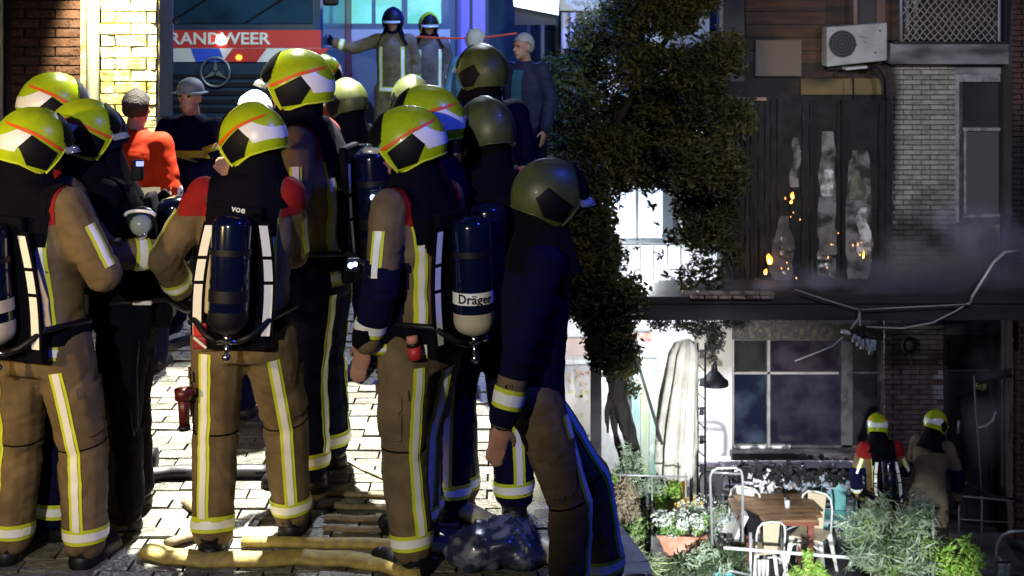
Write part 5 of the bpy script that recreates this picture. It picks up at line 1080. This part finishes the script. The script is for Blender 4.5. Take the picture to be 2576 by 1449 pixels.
# cables and burnt festoon lights
def cable(pts, r, label, m):
    mb = MB(); mb.tube([P(*p) for p in pts], r, 6); return solo('cable', mb, m, label, 'cable', None, sm=True)
M_cab2 = mat('pale_cable', (.50, .50, .48), .5)
cable([(2000, 728, 221), (2080, 755, 221), (2160, 779, 221)], .007, 'cable dropping from the left to the knot above the burnt lights', M_cab2)
cable([(2165, 779, 221.5), (2300, 772, 221.5), (2440, 765, 221.5)], .007, 'straight cable stretched right along the charred canopy', M_cab2)
cable([(2180, 822, 221), (2270, 826, 221), (2345, 812, 221), (2400, 785, 221), (2440, 760, 221)], .010, 'sagging pale cable under the charred canopy', M_cab2)
cable([(2440, 764, 221), (2446, 745, 221), (2500, 660, 220), (2528, 635, 219), (2560, 632, 218)], .020, 'thick pale conduit rising to the upper right corner', mat('conduit', (.5, .5, .5), .35, .3))
cable([(2120, 848, 221), (2095, 870, 221), (2060, 885, 221), (2000, 908, 221)], .008, 'loose wire curling down in front of the dark lower window', M_cab2)
fs_ = thing('burnt_festoon_lights', P(2162, 780, 221), 'cluster of burnt string lights dangling from the canopy in front of the window', 'string lights')
mb = MB(); mb.tube([P(2162, 780, 221), P(2160, 800, 221), P(2140, 828, 221)], .009, 6); mb.tube([P(2163, 785, 221), P(2164, 820, 221)], .008, 6); part('wire', mb, M_cab2, fs_)
mb = MB(); mb.tube([P(2116, 833, 221), P(2140, 838, 221)], .022, 10); part('socket', mb, M_white, fs_, True)
mb = MB(); rnd = random.Random(4)
for k in range(26): mb.ell(P(rnd.uniform(2140, 2206), 838 + rnd.uniform(-8, 10) + (k % 5), 221), (rnd.uniform(.015, .04), .03, rnd.uniform(.01, .02)), Matrix.Rotation(rnd.uniform(0, 3), 3, 'Y'), 6, 4)
part('char', mb, M_char, fs_)['kind'] = 'stuff'
for (px, py, h) in ((2150, 850, 20), (2160, 858, 24), (2170, 866, 24), (2182, 866, 26), (2193, 872, 34), (2200, 868, 26), (2188, 878, 26)):
    mb = MB(); mb.tube([P(px, py - h / 2, 221.5), P(px + rnd.uniform(-2, 2), py + h / 2, 221.5)], [.018, .026], 10); part('bulb', mb, mat('sooty_bulb', (.55, .60, .64), .15, c2=(.25, .27, .30), scale=30), fs_, True)
wt = thing('burnt_wreath', P(2288, 868, 207), 'small scorched ring ornament on the sooty brick beside the doorway', 'wreath')
c_ = P(2287, 868, 207); mb = MB(); mb.tube([c_ + Vector((.075 * math.cos(a), 0, .085 * math.sin(a))) for a in [2 * math.pi * i / 20 for i in range(21)]], .022, 8, cap=False); part('ring', mb, M_char, wt, True)
mb = MB(); mb.ell(c_, (.05, .02, .06)); part('plate', mb, mat('dull_plate', (.25, .24, .22), .5), wt, True); mb = MB(); mb.tube([c_ - Vector((0, 0, .08)), c_ + Vector((.03, 0, -.24))], .014, 6); part('stalk', mb, M_char, wt)
for x0, y0, x1, y1 in ((2222, 872, 2256, 878), (2262, 895, 2275, 902), (2310, 945, 2330, 950)): 
    pass
# fallen charred beam and door debris
fbm = thing('fallen_charred_beam', P(2550, 935, 207), 'charred beam slanting across the doorway with a lime jacket scrap under it', 'beam')
mb = MB(); mb.tube([P(2548, 936, 207), P(2500, 946, 207), P(2440, 962, 207)], [.06, .045, .02], 8); part('beam', mb, M_char, fbm)
mb = MB(); mb.box(P(2468, 968, 206), (.13, .03, .13), Matrix.Rotation(.25, 3, 'Y')); part('lime_scrap', mb, mat('lime_scrap', (.36, .42, .06), .6, c2=(.10, .12, .04), scale=14), fbm, bevel=.02)
mb = MB(); mb.tube([P(2450, 945, 208), P(2455, 1030, 208), P(2463, 1120, 208), P(2470, 1240, 208)], .012, 8); solo('thin_pole', mb, mat('olive_pole', (.13, .15, .11), .5), 'thin olive pole standing before the dark doorway', 'pole', P(2465, 1240, 208), sm=True)
mb = MB(); mb.tube([P(2505, 1035, 207), P(2498, 1058, 207), P(2480, 1072, 207), P(2460, 1076, 207)], .014, 8); solo('curved_pipe', mb, M_cab2, 'short curved pale pipe in front of the doorway', 'pipe', None, sm=True)
mb = MB(); mb.tube([P(2430, 1215, 210), P(2500, 1250, 210), P(2570, 1262, 211)], .025, 8); solo('charred_plank', mb, M_char, 'charred plank sloping to the right behind the thin railing', 'plank', None)

# ------------------------------------------------------------------ courtyard furniture
def cz(px, s_, z=0): return Vector(((px - 1288) / s_, F / s_, CZ + z))
bn_ = thing('slatted_bench', cz(1960, 208), 'long dark slatted bench against the wall under the burnt window', 'bench')
for i in range(5):
    mb = MB(); z_ = FZ(1186 + i * 15); mb.bbox((P(1800, 0, 209).x, F / 209, z_ - .025), (P(2175, 0, 209).x, F / 209 + .03, z_ + .02)); part('slat', mb, [mat('bench_slat_a', (.10, .12, .16), .5), mat('bench_slat_b', (.42, .46, .50), .45), mat('bench_slat_a', (0, 0, 0))][i % 3], bn_, bevel=.004)
for i in range(4):
    mb = MB(); mb.bbox((P(1800, 0, 210).x, F / 211 - .1 - i * .11, CZ + .43), (P(2175, 0, 210).x, F / 211 - .005 - i * .11, CZ + .46)); part('seat_slat', mb, mat('bench_slat_b', (0, 0, 0)), bn_, bevel=.004)
for px in (1812, 1930, 2050, 2165):
    mb = MB(); a = P(px, 0, 209); mb.bbox((a.x - .025, F / 209 + .03, CZ), (a.x + .025, F / 209 + .08, FZ(1180))); mb.bbox((a.x - .025, F / 209 - .5, CZ), (a.x + .025, F / 209 - .45, CZ + .43)); mb.bbox((a.x - .024, F / 209 - .5, CZ + .39), (a.x + .024, F / 209 + .03, CZ + .428)); part('leg', mb, M_rubber, bn_)
def chair(loc, rz, m, label, ms=None, sc=1.0):
    t = thing('metal_chair', loc, label, 'chair', 'pressed metal chairs round the courtyard table', rz); t.scale = (sc,) * 3; OFF[t.name] = Vector((0, 0, 0))
    def pt(nm, mb, mm=None, sm=False, bev=0): return part(nm, mb, mm or m, t, sm, bev)
    mb = MB(); mb.box((0, 0, .45), (.37, .36, .022)); pt('seat', mb, ms, bev=.012)
    mb = MB(); mb.prism([(-.085, -.175, .46), (.085, -.175, .46), (.11, -.215, .84), (-.11, -.215, .84)], (0, -.012, 0)); pt('backrest', mb, ms, bev=.004)
    mb = MB(); hp = [(-.18, -.17, .44), (-.185, -.20, .70), (-.165, -.215, .80), (-.11, -.22, .85), (0, -.222, .86), (.11, -.22, .85), (.165, -.215, .80), (.185, -.20, .70), (.18, -.17, .44)]; mb.tube(hp, .013, 8); pt('back_hoop', mb, None, True)
    for sx in (-1, 1):
        for sy in (-1, 1):
            mb = MB(); a = Vector((sx * .165, sy * .16, .45)); b = Vector((sx * .235, sy * .225, 0))
            mb.prism([a + Vector((-.03, 0, 0)), a + Vector((.03, 0, 0)), b + Vector((.016, 0, 0)), b + Vector((-.016, 0, 0))], (0, .018, 0)); mb.prism([a + Vector((0, -.03, 0)), a + Vector((0, .03, 0)), b + Vector((0, .016, 0)), b + Vector((0, -.016, 0))], (.018, 0, 0)); pt('leg', mb)
    for sy in (-1, 1):
        mb = MB(); arch = [Vector((.205 * math.cos(math.pi * i / 12), sy * .185, .26 + .15 * math.sin(math.pi * i / 12))) for i in range(13)]; mb.tube(arch, .012, 6); pt('brace', mb, None, True)
    return t
M_cw = mat('chair_white', (.74, .74, .68), .4, c2=(.34, .34, .28), scale=9, ramp=(.58, .7)); M_ct = mat('chair_turquoise', (.16, .50, .50), .4, c2=(.12, .40, .42), scale=6); M_cb2 = mat('chair_rust', (.28, .17, .09), .5, c2=(.14, .09, .05), scale=9); M_cy = mat('chair_grey', (.30, .32, .32), .4)
chair(cz(1862, 219), R(-205), M_cw, 'sooty white metal chair left of the wooden table'); chair(cz(2112, 214), R(172), M_ct, 'turquoise metal chair right of the wooden table')
chair(cz(1998, 214), R(185), M_cy, 'metal chair with a brown back behind the wooden table', M_cb2); chair(cz(2040, 221), R(150), M_cw, 'cream round-backed chair at the right end of the wooden table', mat('cream_seat', (.58, .50, .34), .5))
chair(cz(1660, 216), R(150), M_cb2, 'brown wooden-backed chair beside the pale flower planter', mat('brown_wood', (.22, .14, .08), .6, c2=(.14, .08, .05), scale=8, stretch=(4, 4, .6))); chair(cz(1730, 209), R(200), M_cy, 'yellow-backed chair half hidden behind the parasol pole', mat('yellow_back', (.60, .38, .03), .5))
chair(cz(1800, 212), R(175), M_rubber, 'black chair under the pendant lamp behind the tall hoop')
chair(cz(1925, 225), R(10), M_cw, 'white metal chair in front of the wooden table, back towards us', mat('cream_seat', (0, 0, 0)), .9)
chair(cz(2165, 210), R(140), M_cy, 'grey chair by the wall at the left arm of the courtyard firefighter')
tbl = thing('wooden_table', cz(1945, 221), 'orange-brown wooden table with clipped corners in the courtyard', 'table')
z_ = CZ + .74; o8 = [(-.46, -.30), (-.38, -.42), (.40, -.42), (.50, -.30), (.50, .26), (.40, .38), (-.38, .38), (-.46, .26)]
c_ = cz(1945, 221)
for i in range(6):
    xa, xb = -.48, .50; ya_ = -.42 + i * .135; yb_ = ya_ + .130; ins = .08 if i in (0, 5) else 0
    mb = MB(); mb.bbox((c_.x + xa + ins, c_.y + ya_, z_), (c_.x + xb - ins, c_.y + yb_, z_ + .03)); part('plank', mb, mat('table_wood', (.28, .155, .065), .5, c2=(.15, .08, .035), scale=5, stretch=(.6, 5, 1), bump=.15), tbl, bevel=.006)
mb = MB(); mb.bbox((c_.x - .42, c_.y - .38, z_ - .05), (c_.x + .44, c_.y + .36, z_ - .002)); part('apron', mb, mat('table_red', (.20, .05, .03), .5), tbl)
for sx in (-.34, .36):
    for sy in (-.3, .28): mb = MB(); mb.box((c_.x + sx, c_.y + sy, CZ + .345), (.06, .06, .69)); part('leg', mb, mat('table_red', (0, 0, 0)), tbl, bevel=.005)
lt = thing('fallen_lantern', P(1880, 1330, 227), 'black box lantern with a white rim tipped over at the table corner', 'lantern')
mb = MB(); mb.box(P(1886, 1318, 226), (.20, .16, .22), Matrix.Rotation(.45, 3, 'Y')); part('body', mb, M_hblk, lt, bevel=.01); mb = MB(); mb.box(P(1862, 1322, 227), (.05, .18, .30), Matrix.Rotation(.42, 3, 'Y')); part('rim', mb, M_white, lt, bevel=.01)
cd_ = thing('candle_glass', P(1978, 1303, 221), 'little glass jar standing near the middle of the wooden table', 'jar'); mb = MB(); q = Vector((P(1978, 0, 221).x, c_.y - .05, z_ + .03)); mb.tube([q, q + Vector((0, 0, .09))], .03, 12); part('glass', mb, mat('jar_glass', (.6, .65, .66), .1), cd_, True); mb = MB(); mb.tube([q + Vector((0, 0, .09)), q + Vector((0, 0, .105))], .032, 12); part('lid', mb, M_chrome, cd_, True)
# burnt heap and dark table
hp_ = thing('burnt_debris_heap', P(1940, 1205, 214), 'heap of charred and ash white debris on the bench', 'debris')
def shards(c, n, rad, size, m, seed, parent, nm='shard'):
    rnd = random.Random(seed); mb = MB()
    for k in range(n): mb.box(c + Vector((rnd.gauss(0, rad[0]), rnd.gauss(0, rad[1]), rnd.gauss(0, rad[2]))), (size * rnd.uniform(.3, 1.8), size * .3, size * rnd.uniform(.15, .6)), Matrix.Rotation(rnd.uniform(0, 6), 3, 'Y') @ Matrix.Rotation(rnd.uniform(0, 6), 3, 'Z'))
    o = part(nm, mb, m, parent); o['kind'] = 'stuff'
shards(P(1950, 1190, 214), 150, (.20, .08, .05), .10, M_char, 1, hp_, 'charred_shards'); shards(P(1910, 1205, 214), 70, (.12, .08, .06), .08, M_white, 2, hp_, 'white_shards'); shards(P(2040, 1215, 214), 110, (.28, .08, .03), .08, mat('blue_grey_ash', (.32, .36, .42), .7), 3, hp_, 'grey_shards')
shards(P(2100, 1200, 213), 60, (.2, .08, .02), .10, M_char, 6, hp_, 'charred_shards')
# rails
def tubeobj(name, pts, r, m, label, cat, loc=None): mb = MB(); mb.tube(pts, r, 10); return solo(name, mb, m, label, cat, loc, sm=True)
M_galv = mat('galvanised', (.52, .54, .56), .35, .5)
rl = thing('hoop_rail', cz(1820, 231), 'tall galvanised hoop rail standing in front of the white chair', 'rail')
mb = MB(); q0 = P(1797, 1500, 231); q0.z = CZ; q1 = P(1868, 1500, 231); q1.z = CZ; mb.tube([q0, P(1786, 1200, 231), P(1792, 1184, 231), P(1806, 1177, 231), P(1850, 1177, 231), P(1864, 1184, 231), P(1868, 1200, 231), P(1868, 1215, 231), q1], .015, 10); part('hoop', mb, M_galv, rl, True)
mb = MB(); mb.tube([P(1790, 1188, 231), P(1862, 1192, 231)], .012, 8); part('bar', mb, M_galv, rl, True)
fr_ = thing('front_railing', cz(2080, 236), 'white painted tube railing running across the front of the courtyard plants', 'railing')
mb = MB(); mb.tube([P(1820, 1378, 236), P(2000, 1392, 236), P(2180, 1406, 235), P(2350, 1428, 234)], .018, 10); part('top_rail', mb, mat('rail_white', (.66, .68, .70), .4), fr_, True)
mb = MB(); mb.tube([P(1800, 1428, 237), P(1885, 1446, 237)], .014, 8); part('low_rail', mb, M_galv, fr_, True)
for px, py in ((1888, 1340), (2347, 1262)):
    q = P(px, py, 236); mb = MB(); mb.tube([Vector((q.x, q.y, CZ)), q], .017, 10); part('post', mb, M_galv, fr_, True)
lr = thing('left_fence', cz(1580, 226), 'thin pale rail fence behind the shrubs at the courtyard left', 'fence')
mb = MB(); mb.tube([P(1480, 1192, 226), P(1730, 1200, 226)], .010, 8); part('rail', mb, M_galv, lr, True)
for px in (1500, 1560, 1640, 1725): q = P(px, 1190, 226); mb = MB(); mb.tube([Vector((q.x, q.y, CZ)), q], .009, 8); part('post', mb, M_galv, lr, True)
dr_ = thing('dark_railing', cz(2480, 213), 'thin brownish railing frame in front of the dark doorway', 'railing')
mb = MB(); mb.tube([P(2412, 1248, 213), P(2500, 1256, 213), P(2620, 1268, 213)], .012, 8); part('rail', mb, mat('dull_rail', (.20, .18, .17), .5), dr_, True)
for px in (2413, 2470): q = P(px, 1248, 213); mb = MB(); mb.tube([Vector((q.x, q.y, CZ)), q], .011, 8); part('post', mb, mat('dull_rail', (0, 0, 0)), dr_, True)
mb = MB(); mb.tube([P(2413, 1306, 213), P(2560, 1316, 213)], .007, 6); part('mid_rail', mb, mat('dull_rail', (0, 0, 0)), dr_, True)
hr_ = thing('curved_hoop', cz(2515, 232), 'bent pale tube hoop carrying a small lantern at the right corner', 'hoop')
q = P(2506, 1420, 232); mb = MB(); mb.tube([Vector((q.x, q.y, CZ)), P(2506, 1400, 232), P(2509, 1368, 232), P(2520, 1348, 232), P(2540, 1338, 232), P(2620, 1334, 232)], .017, 10); part('tube', mb, M_galv, hr_, True)
ln_ = thing('small_lantern', P(2521, 1428, 236), 'small white glass lantern at the foot of the bent hoop', 'lantern')
mb = MB(); mb.box(P(2521, 1428, 236), (.14, .12, .14)); part('glass', mb, mat('lantern_glass', (.60, .64, .62), .3, c2=(.25, .32, .28), scale=22), ln_, bevel=.01); mb = MB(); mb.box(P(2521, 1408, 236), (.15, .13, .02)); part('lid', mb, M_chrome, ln_)
# planter with pale flowers
SQ = 232; pt_ = thing('terracotta_planter', P(1716, 1405, SQ), 'terracotta balcony planter hung on the front railing', 'planter')
mb = MB(); mb.add([P(1655, 1352, SQ), P(1765, 1358, SQ), P(1756, 1414, SQ), P(1678, 1406, SQ)] + [P(1672, 1340, SQ - 5), P(1782, 1344, SQ - 5), P(1772, 1395, SQ - 5), P(1694, 1390, SQ - 5)], [(0, 1, 2, 3), (7, 6, 5, 4), (0, 4, 5, 1), (1, 5, 6, 2), (2, 6, 7, 3), (3, 7, 4, 0)]); part('box', mb, mat('terracotta', (.50, .21, .12), .7, c2=(.60, .36, .25), scale=6), pt_, bevel=.01)
mb = MB(); mb.tube([P(1652, 1350, SQ + .5), P(1768, 1356, SQ + .5)], .018, 8); mb.tube([P(1768, 1356, SQ + .5), P(1784, 1343, SQ - 5)], .018, 8); part('rim', mb, mat('terracotta', (0, 0, 0)), pt_, True)
def lf(seeds, n, size, seed, loc): return leafcloud([(P(a, b, s_), (rx / s_, ry, rz / s_)) for a, b, s_, rx, ry, rz in seeds], n, size, seed, Vector(loc))
def plant(name, label, cat, px, py, s_, layers, pot=None):
    base = P(px, py, s_); base.z = max(CZ, base.z); t = thing(name, base, label, cat)
    for nm, (seeds, n, size, sd_, m_, sq) in layers.items():
        rr = random.Random(sd_ + int(px)); sub = []
        for a, b, c, rx, ry, rz in seeds:
            for k in range(9):
                f_ = rr.uniform(.22, .48); an = rr.uniform(0, 6.28); d_ = rr.uniform(.2, 1.05)
                sub.append((P(a + rx * d_ * math.cos(an), b + rz * d_ * math.sin(an), c + rr.uniform(-3, 3)), (rx * f_ / c, ry * f_ * 1.6, rz * f_ * 1.2 / c)))
        me = leafcloud(sub, n, size, sd_, base, sq, -.35); link(nm, me, m_, t)
    mb = MB(); rnd = random.Random(int(px)); allp = [x for v in layers.values() for x in v[0]]
    for k in range(14):
        a = rnd.choice(allp); q = P(a[0] + rnd.uniform(-1, 1) * a[3] * .8, a[1] - rnd.uniform(0, .7) * a[5], a[2]); mb.tube([base + Vector((rnd.uniform(-.06, .06), rnd.uniform(-.06, .06), -.02)), base.lerp(q, .5) + Vector((rnd.uniform(-.04, .04), 0, .03)), q], .006, 5)
    part('stems', mb, mat('stem', (.10, .12, .05), .7), t); return t
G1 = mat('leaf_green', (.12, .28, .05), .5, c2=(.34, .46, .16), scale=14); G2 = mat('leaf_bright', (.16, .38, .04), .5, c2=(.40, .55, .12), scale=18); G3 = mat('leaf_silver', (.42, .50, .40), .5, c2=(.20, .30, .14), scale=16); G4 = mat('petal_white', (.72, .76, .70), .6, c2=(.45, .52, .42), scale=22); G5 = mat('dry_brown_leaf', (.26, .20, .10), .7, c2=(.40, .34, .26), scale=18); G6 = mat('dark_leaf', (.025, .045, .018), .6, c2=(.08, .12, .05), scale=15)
plant('flowering_plant', 'white flowering plant filling the terracotta planter', 'plant', 1716, 1350, SQ - 2, dict(leaves=([(1700, 1318, SQ, 42, .16, 28), (1740, 1322, SQ, 36, .16, 26)], 1300, .045, 1, G1, .7), flowers=([(1690, 1308, SQ + 1, 40, .16, 30), (1742, 1314, SQ + 1, 34, .16, 26)], 1500, .045, 2, G4, .9)))
plant('dry_shrub', 'brownish dry shrub at the lower left corner of the courtyard', 'shrub', 1560, 1480, 226, dict(leaves=([(1540, 1235, 226, 44, .25, 42), (1575, 1275, 226, 40, .25, 34), (1530, 1280, 226, 32, .25, 36)], 2600, .055, 3, G5, .6), green_leaves=([(1520, 1215, 225, 34, .25, 30), (1600, 1330, 227, 36, .25, 34)], 1300, .055, 4, G1, .6)))
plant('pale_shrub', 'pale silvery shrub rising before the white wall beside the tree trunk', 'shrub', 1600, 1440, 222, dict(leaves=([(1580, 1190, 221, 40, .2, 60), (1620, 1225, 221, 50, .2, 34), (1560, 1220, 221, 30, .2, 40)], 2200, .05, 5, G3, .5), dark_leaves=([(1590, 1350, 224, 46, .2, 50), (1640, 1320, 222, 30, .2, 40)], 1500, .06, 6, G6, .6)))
plant('leafy_shrub', 'small green bush left of the closed parasol pole', 'shrub', 1690, 1440, 219, dict(leaves=([(1690, 1240, 219, 34, .2, 26), (1660, 1262, 219, 22, .2, 20)], 1000, .05, 7, G2, .6)))
plant('flower_cloud', 'cloud of small pale blossoms behind the planter', 'plant', 1760, 1440, 226, dict(flowers=([(1765, 1280, 226, 42, .2, 40), (1800, 1300, 226, 26, .2, 34)], 1300, .035, 9, G4, .8), leaves=([(1780, 1300, 226, 50, .2, 44)], 900, .04, 10, G3, .5)))
plant('oleander', 'large oleander with long silvery leaves in front of the two courtyard firefighters', 'shrub', 2235, 1500, 236, dict(long_leaves=([(2230, 1300, 236, 60, .25, 60), (2180, 1360, 236, 60, .25, 56), (2280, 1350, 236, 66, .25, 60), (2240, 1410, 238, 100, .25, 46), (2330, 1390, 236, 40, .2, 50), (2300, 1290, 236, 50, .2, 50), (2150, 1330, 236, 40, .2, 50)], 2600, .15, 11, G3, .20), leaves=([(2220, 1350, 235, 80, .25, 66), (2270, 1400, 236, 80, .25, 50)], 2200, .12, 12, G1, .25)))
plant('bright_bush', 'bright green round-leaved bush below the dark doorway', 'shrub', 2415, 1500, 236, dict(leaves=([(2410, 1400, 236, 50, .22, 46), (2440, 1420, 236, 44, .22, 34), (2390, 1440, 236, 40, .22, 30)], 1900, .065, 13, G2, .8)))
plant('low_bush', 'low bright green bush under the railing, left of the oleander', 'shrub', 2020, 1500, 236, dict(leaves=([(2012, 1425, 238, 36, .2, 32), (2050, 1440, 238, 30, .2, 22)], 900, .06, 14, G2, .6)))
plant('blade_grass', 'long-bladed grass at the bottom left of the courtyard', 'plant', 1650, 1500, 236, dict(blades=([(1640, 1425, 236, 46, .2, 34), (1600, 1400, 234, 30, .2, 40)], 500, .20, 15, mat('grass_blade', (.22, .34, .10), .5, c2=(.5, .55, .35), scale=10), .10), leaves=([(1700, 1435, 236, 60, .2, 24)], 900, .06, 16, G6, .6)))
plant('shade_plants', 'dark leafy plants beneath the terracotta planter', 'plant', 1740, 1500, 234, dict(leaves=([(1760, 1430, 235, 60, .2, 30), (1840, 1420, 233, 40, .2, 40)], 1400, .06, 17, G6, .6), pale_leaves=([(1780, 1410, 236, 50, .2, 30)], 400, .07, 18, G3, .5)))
ct_ = thing('turquoise_crate', P(1830, 1430, 228), 'turquoise crate with pale bottles under the railing', 'crate')
for i in range(3): mb = MB(); mb.box(P(1832, 1415 + i * 16, 228), (.34, .26, .045)); part('slat', mb, M_ct, ct_, bevel=.005)
for i in range(3): mb = MB(); q = P(1910 + i * 10, 1440, 230); mb.tube([q - Vector((0, 0, .05)), q + Vector((0, 0, .14))], .02, 8); part('bottle', mb, M_white, ct_, True)
# vine dotted on the far wall by the trunk
# ------------------------------------------------------------------ smoke
def smoke(name, label, c, r, dens, col, scale, seed=0):
    mb = MB(); mb.ell((0, 0, 0), r, None, 20, 12); m = bpy.data.materials.new(name + '_air'); m.use_nodes = True; nt = m.node_tree; N = nt.nodes; L = nt.links
    N.remove(N['Principled BSDF']); v = N.new('ShaderNodeVolumePrincipled'); v.inputs['Color'].default_value = (*col, 1); v.inputs['Anisotropy'].default_value = .1
    tc = N.new('ShaderNodeTexCoord'); nz = N.new('ShaderNodeTexNoise'); nz.inputs['Scale'].default_value = scale; nz.inputs['Detail'].default_value = 3; L.new(tc.outputs['Object'], nz.inputs['Vector'])
    mp = N.new('ShaderNodeMapping'); mp.inputs['Scale'].default_value = tuple(1 / x for x in r); L.new(tc.outputs['Object'], mp.inputs['Vector'])
    ln = N.new('ShaderNodeVectorMath'); ln.operation = 'LENGTH'; L.new(mp.outputs[0], ln.inputs[0])
    f1 = N.new('ShaderNodeMapRange'); f1.inputs['From Min'].default_value = .35; f1.inputs['From Max'].default_value = 1; f1.inputs['To Min'].default_value = 1; f1.inputs['To Max'].default_value = 0; L.new(ln.outputs['Value'], f1.inputs[0])
    f2 = N.new('ShaderNodeMapRange'); f2.inputs['From Min'].default_value = .42; f2.inputs['From Max'].default_value = .68; f2.inputs['To Min'].default_value = 0; f2.inputs['To Max'].default_value = dens; L.new(nz.outputs['Fac'], f2.inputs[0])
    mu = N.new('ShaderNodeMath'); mu.operation = 'MULTIPLY'; L.new(f1.outputs[0], mu.inputs[0]); L.new(f2.outputs[0], mu.inputs[1]); L.new(mu.outputs[0], v.inputs['Density']); L.new(v.outputs[0], N['Material Output'].inputs['Volume'])
    o = link(name, mb.mesh(), m); o.location = c; return tag(o, label, 'smoke', kind='stuff')
smoke('smoke', 'grey smoke drifting over the canopy in front of the upper window wall', P(2420, 650, 213), (1.15, .4, .7), 8.0, (.75, .76, .82), 1.6)
smoke('smoke', 'bluish smoke lying along the foot of the charred bay', P(2200, 730, 215), (1.5, .4, .42), 9.0, (.50, .52, .72), 1.8)
smoke('smoke', 'mist hanging before the mural panel of the white house', P(1440, 1030, 199), (.42, .2, .55), 2.6, (.8, .8, .82), 2.2)
smoke('smoke', 'thin smoke in the dark doorway', P(2500, 1010, 209), (.45, .25, 1.0), 1.8, (.7, .7, .78), 1.4)
